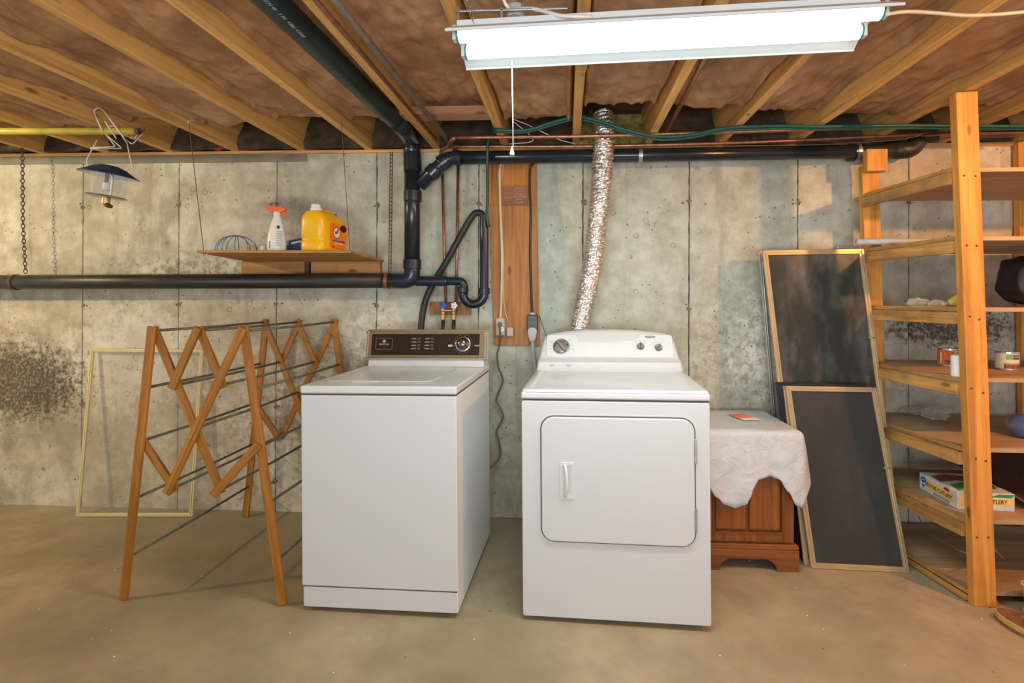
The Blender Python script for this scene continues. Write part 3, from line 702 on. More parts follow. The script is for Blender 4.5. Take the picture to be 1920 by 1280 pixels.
# ================================================================ SCREENS
def framed(name, label, cat, bl, brt, tr, tl, fw, th, fm, pm, group=None, mid=None, pane='screen_cloth'):
    bl, brt, tr, tl = [Vector(p) for p in (bl, brt, tr, tl)]
    t = thing(name, label, cat, tuple((bl + brt) / 2), (0, 0, 0), group)
    nrm = (brt - bl).cross(tl - bl).normalized()
    if nrm.y > 0: nrm = -nrm
    def q(a, b): return a + nrm * b
    ux = (brt - bl).normalized(); ut = (tr - tl).normalized(); ul = (tl - bl).normalized(); ur = (tr - brt).normalized()
    def fbar(nm, a, b, inx, iny): # quad bar from a to b, going inwards
        m = MB(); p = [a, b, b + iny, a + inx]
        m.hexa([tuple(v + nrm * 0) for v in p] + [tuple(v + nrm * th) for v in p]); return m.build(nm, fm, t, True, bevel=.0015, segs=1)
    fbar('bottom_rail', bl, brt, (ux + ul) * fw, (-ux + ur) * fw); fbar('top_rail', tl, tr, (ut - ul) * fw, (-ut - ur) * fw)
    fbar('stile', bl, tl, (ux + ul) * fw, (ut - ul) * fw); fbar('stile', brt, tr, (-ux + ur) * fw, (-ut - ur) * fw)
    # raised inner bead
    a, b_, c, d = bl + (ux + ul) * fw * .55, brt + (-ux + ur) * fw * .55, tr + (-ut - ur) * fw * .55, tl + (ut - ul) * fw * .55
    MB().tube([q(v, th) for v in (a, b_, c, d)], .0028, 6, closed=True).build('frame_bead', fm, t, True, smooth=True)
    if pm is not None:
        a, b_, c, d = bl + (ux + ul) * fw * .9, brt + (-ux + ur) * fw * .9, tr + (-ut - ur) * fw * .9, tl + (ut - ul) * fw * .9
        m = MB(); m.hexa([tuple(q(v, th * .40)) for v in (a, b_, c, d)] + [tuple(q(v, th * .48)) for v in (a, b_, c, d)]); m.build(pane, pm, t, True)
    if mid:
        for s_ in (0, 1):
            a = (bl.lerp(tl, mid), brt.lerp(tr, mid))[s_]; d = ux if s_ == 0 else -ux
            MB().tube([q(a + d * .004, th + .002), q(a + d * (fw + .012), th + .002)], .0022, 6).build('latch_pin', M['alu'], t, True, smooth=True)
    return t
framed('window_frame', 'pale yellow empty window frame leaning on the left wall', 'window frame', (-2.8451, -0.1257, 0.0000), (-2.1722, -0.0874, 0.0000), (-2.1654, -0.0200, 0.9651), (-2.8686, -0.0200, 0.9654), .019, .012, M['yframe'], M['pane'], pane='thin_pane')
# tall pair against the wall
framed('storm_window', 'raw aluminium storm window frame at the back of the leaning screens', 'screen', (1.1572, -0.1600, 0.0000), (1.6770, -0.1652, 0.0000), (1.5605, -0.1200, 1.5448), (1.0429, -0.1200, 1.5396), .020, .016, M['alu'], M['pane'], 'leaning window screens', pane='glass_pane')
framed('window_screen', 'tall gold framed dark window screen leaning against the wall', 'screen', (1.1696, -0.3022, 0.0000), (1.6781, -0.3147, 0.0000), (1.5585, -0.1850, 1.5439), (1.0373, -0.1850, 1.5360), .026, .014, M['tan'], M['screen'], 'leaning window screens', mid=.70)
framed('black_screen', 'thin black framed screen in the short stack, nearest the tall gold screen', 'screen', (1.1496, -0.3340, 0.0000), (1.5795, -0.3401, 0.0000), (1.5221, -0.2620, 0.8534), (1.0761, -0.2620, 0.8508), .012, .009, M['blackp'], None, 'leaning window screens')
framed('black_screen', 'thin black framed screen in the middle of the short stack', 'screen', (1.1486, -0.3641, 0.0000), (1.5739, -0.3649, 0.0000), (1.5249, -0.2750, 0.8502), (1.0840, -0.2750, 0.8476), .012, .009, M['blackp'], None, 'leaning window screens')
framed('black_screen', 'thin black framed screen right behind the short gold framed screens', 'screen', (1.1500, -0.3885, 0.0000), (1.5684, -0.3892, 0.0000), (1.5276, -0.2880, 0.8498), (1.0918, -0.2880, 0.8472), .012, .009, M['blackp'], None, 'leaning window screens')
framed('window_screen', 'short gold framed screen mostly hidden behind the frontmost one', 'screen', (1.1441, -0.4222, 0.0000), (1.5996, -0.4248, 0.0000), (1.5296, -0.3020, 0.8389), (1.0964, -0.3020, 0.8389), .024, .011, M['tan'], None, 'leaning window screens')
framed('window_screen', 'short gold framed dark screen standing in front of the stack of screens', 'screen', (1.1659, -0.4442, -0.0000), (1.6072, -0.4606, 0.0000), (1.5412, -0.3170, 0.8391), (1.1004, -0.3170, 0.8416), .025, .014, M['tan'], M['screen2'], 'leaning window screens', mid=.55)

# ================================================================ SHELVING UNIT
su = thing('shelving_unit', 'tall site built lumber shelving unit with plywood shelves on the right', 'shelving', (2.1, -.40, 0))
YN = -.715; YF = -.155
PBX0, PTX0 = 1.706, 1.625   # left face of the near post at floor and at top
post_h = 2.148
beam('post', (1.747, YN + .019, 0), (1.668, YN + .019, post_h), .089, .038, M['post'], su, (1, 0, 0), .003)
FX = (1.6225, -0.1550, 1.9084)
fx_top = FX[0] - .004; fx_bot = FX[0] + .055
beam('post', (fx_bot, YF + .019, 0), (fx_top, YF + .019, 1.995), .089, .038, M['post'], su, (1, 0, 0), .003)
beam('post', (2.545, -.030, 0), (2.51, -.030, post_h), .089, .038, M['post'], su, (1, 0, 0), .003)
beam('post', (2.66, YN + .019, 0), (2.62, YN + .019, post_h), .089, .038, M['post'], su, (1, 0, 0), .003)
MB().box((1.5732, -0.2000, 2.0687), (1.6784, -0.1580, 1.9527)).build('nailed_block', M['post'], su, True, bevel=.003)
levels = [1.840, 1.548, 1.246, .947, .650, .347, .045]
for i, z in enumerate(levels):
    t_ = z / 2.1; xl = 1.712 - .081 * t_; xfar = (fx_bot - .0445) + (fx_top - fx_bot) * t_
    zn = z; zf = z
    y0 = YN + .0385
    m = MB(); m.hexa([(xl, YN - .006, zn - .019), (2.70, YN - .006, zn - .019), (2.70, -.012, zf - .019), (xfar + .002, -.012, zf - .019), (xl, YN - .006, zn), (2.70, YN - .006, zn), (2.70, -.012, zf), (xfar + .002, -.012, zf)])
    # notch the board round the near post by starting behind it
    m.bm.free(); m = MB(); m.hexa([(xl + .006, y0, zn - .018), (2.68, y0, zn - .018), (2.68, -.055, zf - .018), (xfar + .006, -.055, zf - .018), (xl + .006, y0, zn), (2.68, y0, zn), (2.68, -.055, zf), (xfar + .006, -.055, zf)])
    m.build('shelf_board', M['ply'], su, True, bevel=.001)
    # left side rail, outside the posts
    hh = .052 if i < 6 else .020
    beam('side_rail', (xl - .012, y0 - .002, zn - .020 - hh / 2), (xfar - .010, YF - .012, zf - .020 - hh / 2), hh, .020, M['rail'], su, (0, 0, 1), .002)
    beam('side_rail', (xl + .004, y0 - .002, zn - .008), (xfar + .004, YF - .012, zf - .008), .020, .012, M['rail'], su, (0, 0, 1), .002)

m = MB()
rn = random.Random(11)
for z in levels:
    for dx_ in (-.022, .020):
        c_ = Vector((1.747 - .079 * z / 2.148 + dx_ + rn.uniform(-.004, .004), YN - .0008, z - .045 + rn.uniform(-.012, .012)))
        m.lathe([(.0048, 0), (.0042, .0012)], c_, 8, (0, -1, 0))
m.build('nail_heads', M['rust'], su, True)
# ------ things on the shelves
S3, S4, S5, S6, S7 = levels[2], levels[3], levels[4], levels[5], levels[6]
def can(name, label, px, y, z, r, h, body, extra=None):
    t = thing(name, label, 'can', (px, y, z))
    MB().lathe([(r * .96, 0), (r, .003), (r, .006), (r * .97, .008), (r * .97, h - .008), (r, h - .006), (r, h - .002), (r * .96, h), (r * .94, h - .004), (0, h - .004)], (0, 0, 0), 32, cap=False).build('tin', M['can'], t, smooth=False)
    MB().lathe([(r * .985, .010), (r * .985, h - .011)], (0, 0, 0), 32, cap=False).build('label', body, t, smooth=True)
    return t
def band(t, r, z0, z1, a0, a1, mat, name='label_print'):
    n = 10; m = MB(); m.grid(lambda u, v: ((r) * math.cos(math.radians(a0 + (a1 - a0) * u)), r * math.sin(math.radians(a0 + (a1 - a0) * u)), z0 + (z1 - z0) * v), n, 1); return m.build(name, mat, t, smooth=True)
Pc = (1.9097, -0.2980, 0.9470)
t = can('bean_can', 'orange labelled can of beans on the shelf left of the near post', Pc[0], Pc[1], S4, .044, .092, M['canor'])
band(t, .0438, .012, .036, 215, 330, M['beans']); band(t, .0438, .060, .078, 268, 330, M['boxy']); band(t, .0440, .062, .074, 272, 328, M['black']); band(t, .0438, .046, .052, 262, 325, M['boxy']); band(t, .0438, .014, .070, 188, 197, M['paper'])
for ch_, a in zip("BUSH'S", (277, 285.5, 294, 302.5, 309, 316)):
    aa = math.radians(a); lettering('lettering', ch_, .0125, M['paper'], t, (.0444 * math.cos(aa), .0444 * math.sin(aa), .068), (PI / 2, 0, aa + PI / 2), .0002)
Pc = (1.8416, -0.4486, 0.9470)
t = thing('white_canister', 'small white canister half hidden by the near post beside the bean can', 'canister', (1.700, -.640, S4))
MB().lathe([(.030, 0), (.032, .003), (.032, .088), (.028, .092), (0, .092)], (0, 0, 0), 24).build('body', M['paper'], t, smooth=False)
Pc = (2.0910, -0.4129, 0.9470)
t = can('soup_can', 'cream can with lime green label right of the near post', Pc[0], Pc[1], S4, .044, .090, M['canw'])
band(t, .0438, .052, .076, 225, 255, M['lime']); band(t, .0440, .054, .074, 256, 298, M['black']); band(t, .0438, .010, .034, 215, 330, M['beans']); band(t, .0439, .030, .036, 215, 330, M['bead'])
for ch_, a in zip("BUSH'S", (259, 265.5, 272, 279, 284, 290)):
    aa = math.radians(a); lettering('lettering', ch_, .0105, M['paper'], t, (.0444 * math.cos(aa), .0444 * math.sin(aa), .064), (PI / 2, 0, aa + PI / 2), .0002)
def crinkle(name, label, cat, c, size, seedv, mat, sub=3, tail=None):
    bm = bmesh.new(); bmesh.ops.create_icosphere(bm, subdivisions=4, radius=1)
    for v in bm.verts:
        p = v.co.copy(); k = 1 + .35 * noise.noise(p * 2.3 + Vector((seedv, 0, 0))) + .22 * noise.noise(p * 6 + Vector((0, seedv, 0)))
        v.co = Vector((p.x * size[0] * k, p.y * size[1] * k, max(p.z, -.55) * size[2] * k))
    mz = min(v.co.z for v in bm.verts)
    for v in bm.verts: v.co.z -= mz
    m = MB(); m.bm.free(); m.bm = bm
    o = m.build(name, mat); o.location = c; return tag(o, label, cat)
crinkle('plastic_bag', 'crumpled clear plastic bag lying on the shelf below the bean can', 'bag', ((1.9421, -0.1626, 0.6500)[0], (1.9421, -0.1626, 0.6500)[1], S5), (.060, .055, .035), 3.1, M['film'])
crinkle('plastic_bag', 'twisted narrow tail of clear plastic film on the shelf below the bean can', 'bag', ((1.9173, -0.0572, 0.6500)[0], (1.9173, -0.0572, 0.6500)[1], S5), (.060, .040, .024), 8.1, M['film'])
crinkle('plastic_wrap', 'small pinkish clump of clear wrap on the third shelf near the wall', 'wrap', ((1.6937, -0.4000, 1.2748)[0], -.40, S3), (.045, .04, .022), 5.7, M['film'])
crinkle('plastic_wrap', 'small clear clump of wrap next to the yellow funnel', 'wrap', ((1.7215, -0.4800, 1.2752)[0], -.48, S3), (.032, .03, .018), 9.2, M['film'])
fp_ = (1.7079, -0.6000, 1.2825)
t = thing('yellow_funnel', 'yellow plastic cone with brown tip behind the near post', 'funnel', (fp_[0], -.60, S3))
MB().lathe([(.010, 0), (.012, .004), (.034, .055), (.036, .058)], (-.030, 0, .018), 20, (1, 0, .18)).build('cone', M['yellow'], t, smooth=True)
MB().lathe([(.005, 0), (.010, .030)], (-.058, 0, .012), 12, (1, 0, .18)).build('tip', M['bead'], t, smooth=True)
bp = (2.1466, -0.4500, 1.2842)
bm = bmesh.new(); bmesh.ops.create_icosphere(bm, subdivisions=4, radius=1)
for v in bm.verts:
    p = v.co; q_ = Vector([math.copysign(abs(a) ** .55, a) for a in p]); k = 1 + .12 * noise.noise(p * 2.2) + .04 * noise.noise(p * 6)
    v.co = Vector((q_.x * .13 * k * (1 - .15 * max(0, p.z)), q_.y * .09 * k, q_.z * .112 * k + .025 * p.x * -1))
mzz = min(v.co.z for v in bm.verts)
for v in bm.verts: v.co.z -= mzz
m = MB(); m.bm.free(); m.bm = bm; o = m.build('nylon_bag', M['nylon'], smooth=True); o.location = ((2.0465, -0.4500, 1.3338)[0] + .14, -.45, S3); tag(o, 'black nylon bag on the shelf at the right edge of the picture', 'bag')
# blue pack in clear film
t = thing('blue_package', 'round blue package in clear film on the shelf at the right edge', 'package', ((2.0902, -0.5000, 0.6990)[0] + .015, -.50, S5))
MB().lathe([(.048, 0), (.052, .01), (.052, .10), (.045, .112)], (-.045, 0, .053), 24, (1, 0, 0)).build('package_body', M['bluepk'], t, smooth=True)
MB().lathe([(.008, -.045), (.022, -.030), (.050, -.004), (.0545, .02), (.0545, .06)], (-.045, 0, .055), 20, (1, 0, 0), cap=False).build('film_wrap', M['film2'], t)
# cutlery carton
bx = thing('cutlery_box', 'yellow and white carton of festive cutlery on the second shelf from the bottom', 'box', (1.7368, -0.5788, 0.3470), (0, 0, -.0486))
bx.location = (bx.location.x, bx.location.y, S6)
BL, BD, BH = .235, .25, .078
MB().box((0, 0, 0), (BL, BD, BH)).build('carton', M['boxw'], bx, bevel=.003)
bxm = MB(); bxm.box((-.0006, .02, .016), (0, BD - .055, BH - .014)); bxm.build('yellow_panel', M['boxy'], bx)
MB().box((.004, -.0006, .024), (BL - .004, 0, .056)).build('yellow_panel', M['boxy'], bx)
lettering('lettering', 'FESTIVE CUTLERY', .0255, M['black'], bx, (-.0012, BD * .47, .038), (PI / 2, 0, -PI / 2), sx=.86)
lettering('lettering', 'FESTIVE CUTLERY', .0255, M['black'], bx, (BL * .5, -.0012, .040), (PI / 2, 0, 0), sx=.86)
m = MB(); n = 20; m.prism([(BD - .030 + .019 * math.cos(2 * PI * i / n), .052 + .012 * math.sin(2 * PI * i / n)) for i in range(n)], -.0012, 0, 'yz'); m.build('oval_emblem', M['bluepr'], bx)
lettering('lettering', 'Great', .010, M['paper'], bx, (-.0016, BD - .030, .053), (PI / 2, 0, -PI / 2))
m = MB(); m.prism([(BD - .040, .030), (BD - .020, .030), (BD - .030, .014)], -.0012, 0, 'yz'); m.build('print_triangle', M['bluepr'], bx)
m = MB(); m.prism([(.02, .02), (.10, .06), (.20, .05), (.22, .10), (.12, .13), (.03, .09)], BH, BH + .0008, 'xy'); m.build('top_print', M['greenpr'], bx)
m = MB(); m.prism([(.01, .12), (.10, .15), (.21, .13), (.22, .20), (.10, .23), (.02, .20)], BH, BH + .0008, 'xy'); m.build('top_print', M['beans'], bx)
m = MB(); m.prism([(BD * .26 + .018 * math.cos(2 * PI * i / 16), .064 + .008 * math.sin(2 * PI * i / 16)) for i in range(16)], -.0012, 0, 'yz'); m.build('red_print', M['red'], bx)
m = MB(); m.prism([(.13, .060), (.22, .060), (.235, .074), (.17, .074)], -.0012, 0, 'xz'); m.build('green_print', M['greenpr'], bx)
m = MB()
for i in range(3): m.box((-.0012, .045 + .0 * i, .008 + .004 * i), (0, .15, .0095 + .004 * i))
m.build('small_print', M['bluepr'], bx)
# dark woven tray
ty = thing('woven_tray', 'dark brown woven tray with pale beaded rim leaning on the shelf at the right edge', 'tray', (2.16, -.40, S6 + .0), (0, 0, 0))
a_, b_, c_, d_ = (2.2859, -0.1200, 0.3636), (2.5406, -0.1200, 0.3859), (2.2000, -0.6000, 0.2982), (2.0490, -0.4000, 0.4046)
m = MB(); m.hexa([(1.98, -.12, S6 + .115), (2.44, -.12, S6 + .125), (2.44, -.56, S6 + .020), (2.06, -.56, S6 + .020), (1.98, -.12, S6 + .123), (2.44, -.12, S6 + .133), (2.44, -.56, S6 + .028), (2.06, -.56, S6 + .028)]); m.build('woven_panel', M['wicker'], ty, True)
MB().box((2.18, -.14, S6), (2.46, -.10, S6 + .118)).build('back_foot', M['blackp'], ty, True)
MB().tube([(2.05, -.57, S6 + .022), (2.44, -.57, S6 + .022)], .011, 8).build('black_rim', M['blackp'], ty, True, smooth=True)
MB().tube([(1.975, -.12, S6 + .130), (2.05, -.57, S6 + .024)], .009, 8).build('black_rim', M['blackp'], ty, True, smooth=True)
m = MB()
for i in range(26): m.lathe([(.002, -.006), (.007, -.003), (.007, .003), (.002, .006)], (1.985 + i * .018, -.125, S6 + .138), 6, (1, 0, 0))
m.build('beaded_rim', M['bead'], ty, True)
# rolled tube and grey bar on the second shelf
o = MB().tube([(1.5197, -0.2000, 1.5816), (2.15, -.26, 1.578)], .016, 16).build('rolled_paper', M['cloth'], smooth=True, origin=True); tag(o, 'pale rolled paper tube lying on the second shelf from the top', 'paper roll')
o = MB().box((1.5139, -0.0300, 1.5808), (1.66, -.006, 1.560)).build('grey_bracket', M['greybox'], bevel=.006, origin=True); tag(o, 'small grey plastic bar above the top corner of the tall screen', 'bracket')
cw = MB().tube(spline([(1.9052, -0.1000, 0.1064), (1.8260, -0.2800, 0.1043), (1.8082, -0.4400, 0.1253), (1.7430, -0.6200, 0.1771), (1.85, -.60, .20), (2.05, -.45, .065)], 8), .0028, 6).build('loose_wire', M['bead'], smooth=True); tag(cw, 'thin pale wire drooping inside the lowest shelf bay', 'wire')

# ------ sandals
def sandal(label, loc, rz, L=.275, Wd=.105, colr=None):
    t = thing('sandal', label, 'sandal', loc, (0, 0, rz))
    def outline(s_):
        out = []
        for i in range(36):
            a = 2 * PI * i / 36; x = math.cos(a); y = math.sin(a)
            w_ = 1.0 + .16 * x - .10 * math.cos(2 * a)
            out.append((x * L / 2 * s_, y * Wd / 2 * w_ * s_))
        return out
    MB().prism(outline(1.0), 0, .010, 'xy').build('outsole', M['footbed'], t, bevel=.003)
    MB().prism(outline(.985), .010, .034, 'xy').build('midsole', M['sole'], t, bevel=.004)
    MB().prism(outline(.93), .034, .038, 'xy').build('footbed', colr or M['footbed'], t, bevel=.002)
    return t
so = (1.7196, -0.7554, 0.0300)
s1 = sandal('brown and cork thong sandal on the floor by the foot of the near post', (1.800, -.895, 0), math.radians(117), L=.285, Wd=.115)
def strap(t, pts, w_): return MB().tube(spline(pts, 7), w_, 8, flat=.28).build('strap', M['strap'], t, smooth=True)
strap(s1, [(.055, 0, .036), (.040, .004, .052), (.0, .030, .060), (-.035, .054, .036), (-.040, .056, .016)], .013)
strap(s1, [(.055, 0, .036), (.040, -.004, .052), (.0, -.030, .064), (-.035, -.054, .036), (-.040, -.056, .016)], .013)
strap(s1, [(-.03, .052, .030), (-.07, .050, .075), (-.10, 0, .090), (-.07, -.050, .075), (-.03, -.052, .030)], .011)
s2 = thing('shoe', 'mustard leather slip on shoe cut off by the right edge of the picture', 'shoe', (2.005, -.745, 0), (0, 0, .04))
m = MB(); prof = []
def shoe(u, v):
    a = u * 2 * PI; z = v * .085; w_ = 1 + .12 * math.cos(a) - .35 * v * max(0, math.cos(a)) + .18 * v
    return (.135 * math.cos(a) * w_, .048 * math.sin(a) * (1 + .1 * v), .012 + z * (1 + .25 * math.cos(a + PI)))
m.grid(shoe, 32, 6); bmesh.ops.remove_doubles(m.bm, verts=m.bm.verts, dist=1e-4); m.build('upper', M['yshoe'], s2, smooth=True, solid=.004)
MB().prism([(.140 * math.cos(2 * PI * i / 28), .052 * math.sin(2 * PI * i / 28)) for i in range(28)], 0, .016, 'xy').build('sole', M['sole'], s2, bevel=.004)
MB().tube([shoe(i / 32, 1) for i in range(32)], .005, 6, closed=True).build('collar', M['bead'], s2, smooth=True)
MB().prism([(.120 * math.cos(2 * PI * i / 28), .042 * math.sin(2 * PI * i / 28)) for i in range(28)], .018, .060, 'xy').build('lining', M['navy'], s2)

# ================================================================ WALL SHELF
ws = thing('wall_shelf', 'thin plywood shelf on the wall above the black waste pipe holding laundry bottles', 'shelf', (-1.45, -.3, 1.49))
m = MB(); m.hexa([(-1.757, -.600, 1.489), (-1.020, -.575, 1.489), (-1.075, -.020, 1.489), (-1.89, -.020, 1.489), (-1.757, -.600, 1.501), (-1.020, -.575, 1.501), (-1.075, -.020, 1.501), (-1.89, -.020, 1.501)])
m.build('shelf_board', M['wallply'], ws, True, bevel=.001)
MB().box((-1.9271, -0.0400, 1.4937), (-1.5429, -0.0010, 1.3949)).build('ledger_board', M['ledger'], ws, True, bevel=.002)
MB().box((-1.5028, -0.0400, 1.4936), (-1.0897, -0.0010, 1.4145)).build('ledger_board', M['ledger'], ws, True, bevel=.002)
MB().box((-1.5276, -0.0300, 1.4944), (-1.5234, -0.0010, 1.4172)).build('ledger_gap', M['gap'], ws, True)
SZ = 1.5015
for label, a, b in (('thin hanging wire from a joist hook to the left end of the wall shelf', (-1.7999, -0.6000, 2.1128), (-1.735, -.585, SZ)), ('thin hanging wire from a joist to the right end of the wall shelf', (-1.0672, -0.5800, 2.1249), (-1.030, -.565, SZ))):
    o = MB().tube([a, b], .0016, 6).build('hanging_wire', M['rust'], origin=None); tag(o, label, 'wire')
t = thing('joist_hook', 'bent steel hook screwed into a joist above the wall shelf wire', 'hook', (-1.7999, -0.6000, 2.1128))
MB().tube(rnd_path([(-1.7999, -0.6000, 2.1026), (-1.8052, -0.6000, 2.1179), (-1.7684, -0.6000, 2.1199), (-1.8108, -0.5400, 2.1505)], .01, 3), .0025, 6).build('hook_wire', M['steel'], t, True, smooth=True)
# blue wire basket
t = thing('wire_dome', 'blue wire dome basket upturned on the left of the wall shelf', 'basket', ((-1.6867, -0.4200, 1.5157)[0], -.42, SZ))
R0 = .094
MB().tube([(R0 * math.cos(a), R0 * math.sin(a), .003) for a in [2 * PI * k / 32 for k in range(32)]], .0022, 6, closed=True).build('base_ring', M['bluewire'], t, smooth=True)
for k in range(5):
    a = PI * k / 5 + .2
    MB().tube([(R0 * math.cos(q) * math.cos(a), R0 * math.cos(q) * math.sin(a), .003 + .088 * math.sin(q) ** .8) for q in [PI * i / 24 for i in range(25)]], .0021, 6).build('rib_wire', M['bluewire'], t, smooth=True)
o = MB().lathe([(.012, 0), (.013, .001), (.013, .032), (.011, .034), (0, .034)], (0, 0, 0), 18).build('small_cap', M['paper'], smooth=False); o.location = ((-1.5295, -0.4500, 1.5098)[0], -.45, SZ); tag(o, 'tiny white cap standing between the wire dome and the spray bottle', 'cap')
# spray bottle
t = thing('spray_bottle', 'white spray bottle with orange trigger head on the wall shelf', 'bottle', ((-1.4515, -0.4600, 1.5088)[0], -.46, SZ), (0, 0, .35))
def oval(prof, seg=24, ex=1.0, ey=.62):
    m = MB(); rings = []
    for r, z in prof: rings.append([m.bm.verts.new((r * ex * math.cos(2 * PI * k / seg), r * ey * math.sin(2 * PI * k / seg), z)) for k in range(seg)])
    for A, B in zip(rings, rings[1:]):
        for k in range(seg): m.bm.faces.new((A[k], A[(k + 1) % seg], B[(k + 1) % seg], B[k]))
    m.bm.faces.new(rings[0][::-1]); m.bm.faces.new(rings[-1]); return m
oval([(.040, 0), (.044, .006), (.044, .05), (.041, .085), (.034, .120), (.026, .150), (.018, .178), (.014, .185)]).build('body', M['bottlew'], t, smooth=True)
MB().lathe([(.014, .183), (.016, .186), (.016, .202), (.012, .206)], (0, 0, 0), 20).build('neck_collar', M['paper'], t, smooth=True)
MB().prism([(-.045, .214), (-.030, .202), (.020, .202), (.040, .212), (.042, .222), (.020, .232), (-.038, .234), (-.046, .228)], -.011, .011).build('trigger_head', M['orange'], t, bevel=.004)
MB().prism([(.022, .208), (.036, .206), (.040, .180), (.034, .168), (.028, .172)], -.006, .006).build('trigger', M['orange'], t, bevel=.003)
m = MB()
for i in range(9): m.box((.002 + .001 * (i % 2), -.0285 - .0006, .030 + i * .009), (.032 - .002 * (i % 3), -.0265, .0335 + i * .009))
m.build('label_print', M['greyprint'], t)
m = MB(); m.prism([(.010 + .007 * math.cos(2 * PI * i / 12), .126 + .009 * math.sin(2 * PI * i / 12)) for i in range(12)], -.0215, -.0185); m.build('label_mark', M['black'], t)
m = MB(); m.box((-.030, -.0215, .020), (-.024, -.019, .055)); m.build('label_mark', M['black'], t)
# navy carton
t = thing('navy_box', 'small navy blue carton tilted behind the spray bottle and yellow jug', 'box', ((-1.4157, -0.3600, 1.5186)[0], -.36, SZ), (0, 0, .1))
MB().hexa([(-.055, -.03, 0), (.07, -.03, 0), (.07, .04, 0), (-.055, .04, 0), (-.068, -.03, .058), (.06, -.03, .088), (.06, .04, .088), (-.068, .04, .058)]).build('carton', M['navy'], t, bevel=.002)
MB().prism([(-.056, .034), (-.016, .045), (-.018, .068), (-.060, .057)], -.0312, -.029).build('price_panel', M['greyprint'], t)
MB().prism([(-.005, .050), (.045, .062), (.045, .072), (-.005, .060)], -.0312, -.029).build('pale_stripe', M['greybox'], t)
# detergent jug
jg = thing('detergent_jug', 'big yellow detergent jug with white cap and orange label on the wall shelf', 'jug', ((-1.2261, -0.4300, 1.5115)[0], -.43, SZ), (0, 0, 1.42))
def jugm(prof, seg=40, p=.42):
    m = MB(); rings = []
    for rx, ry, z, cx in prof:
        rings.append([m.bm.verts.new((cx + rx * math.copysign(abs(math.cos(2 * PI * k / seg)) ** p, math.cos(2 * PI * k / seg)), ry * math.copysign(abs(math.sin(2 * PI * k / seg)) ** p, math.sin(2 * PI * k / seg)), z)) for k in range(seg)])
    for A, B in zip(rings, rings[1:]):
        for k in range(seg): m.bm.faces.new((A[k], A[(k + 1) % seg], B[(k + 1) % seg], B[k]))
    m.bm.faces.new(rings[0][::-1]); m.bm.faces.new(rings[-1]); return m
JW, JD = .105, .068
jugm([(JW * .96, JD * .95, 0, 0), (JW, JD, .008, 0), (JW, JD, .050, 0), (JW * .97, JD * .96, .056, 0), (JW * .97, JD * .97, .064, 0), (JW, JD, .07, 0), (JW, JD, .150, 0), (JW * .95, JD * .93, .172, -.004), (JW * .72, JD * .75, .190, -.02), (JW * .42, JD * .6, .198, -.05), (JW * .30, JD * .45, .200, -.06)]).build('jug_body', M['jug'], jg, smooth=True)
MB().tube(spline([(-.010, 0, .190), (.0, 0, .208), (.035, 0, .210), (.075, 0, .196), (.098, 0, .165), (.100, 0, .130)], 6), .015, 12, flat=.9).build('jug_handle', M['jug'], jg, smooth=True)
MB().lathe([(.027, 0), (.027, .018), (.022, .020), (.022, .036), (.018, .039), (0, .039)], (-.060, 0, .197), 24).build('cap', M['paper'], jg, smooth=False)
MB().box((.062, -.012, .202), (.090, .012, .212)).build('tab', M['bluepr'], jg, bevel=.003)
t = jg
MB().prism(rrect(-.050, .020, .090, .150, .02), -JD - .0018, -JD + .002).build('front_label', M['label_o'], t)
m = MB(); m.prism([(.004 + .030 * math.cos(2 * PI * i / 28), .102 + .030 * math.sin(2 * PI * i / 28)) for i in range(28)], -JD - .0026, -JD - .0016); e1 = m.build('round_emblem', M['red'], t)
m = MB(); m.prism([(.004 + .025 * math.cos(2 * PI * i / 28), .102 + .025 * math.sin(2 * PI * i / 28)) for i in range(28)], -JD - .0032, -JD - .0024); m.build('emblem_disc', M['paper'], e1)
m = MB(); m.prism([(-.012, .094), (.006, .096), (.014, .108), (.020, .120), (.013, .123), (.003, .110), (-.012, .106)], -JD - .0038, -JD - .0030); m.build('arm_mark', M['red'], e1)
m = MB(); m.prism([(.058 + .026 * math.cos(2 * PI * i / 24), .128 + .018 * math.sin(2 * PI * i / 24)) for i in range(24)], -JD - .0030, -JD - .0016); m.build('oval_print', M['black'], t)
lettering('lettering', 'ARM & HAMMER', .0145, M['bluepr'], t, (.020, -JD - .0030, .060), (PI / 2, 0, 0)); lettering('lettering', 'CLEAN BURST', .0105, M['paper'], t, (.022, -JD - .0030, .048), (PI / 2, 0, 0))
MB().box((-.035, -JD - .0026, .026), (-.012, -JD - .001, .034)).build('small_print', M['red'], t)
# small clear cup
o = MB().lathe([(.020, 0), (.026, .035), (.030, .052), (.028, .053), (.024, .035), (.018, .003), (0, .003)], (0, 0, 0), 22, cap=False).build('clear_cup', M['glass'], smooth=True); o.location = ((-1.1352, -0.3400, 1.5202)[0] - .012, -.34, SZ); tag(o, 'small clear plastic cup on the right end of the wall shelf', 'cup')

# ================================================================ WASTE PIPES
def coupling(t, a, b, r, mat, name='coupling'): MB().lathe([(r * .97, 0), (r, .003), (r, (Vector(b) - Vector(a)).length - .003), (r * .97, (Vector(b) - Vector(a)).length)], a, 24, tuple(Vector(b) - Vector(a))).build(name, mat, t, True, smooth=False)
dp = thing('drain_pipe', 'big black plastic drain stack that drops from the ceiling and runs left along the wall', 'pipe', (-.80, -.13, 1.2))
PY = -.13
wl = (-3.3397, -0.1200, 1.3616); wr = (-1.0281, -0.1200, 1.3754)
lx = Vector(wl) + (Vector(wl) - Vector(wr)) * .6
bend = (-0.8701, -0.1250, 1.3725); vt = (-0.8768, -0.1250, 2.1710)
cnear = (-.800, -2.75, 2.150); cfar = (-0.8756, -0.2200, 2.1834)
MB().tube([tuple(lx), wr], .0425, 24).build('horizontal_pipe', M['absd'], dp, True, smooth=True)
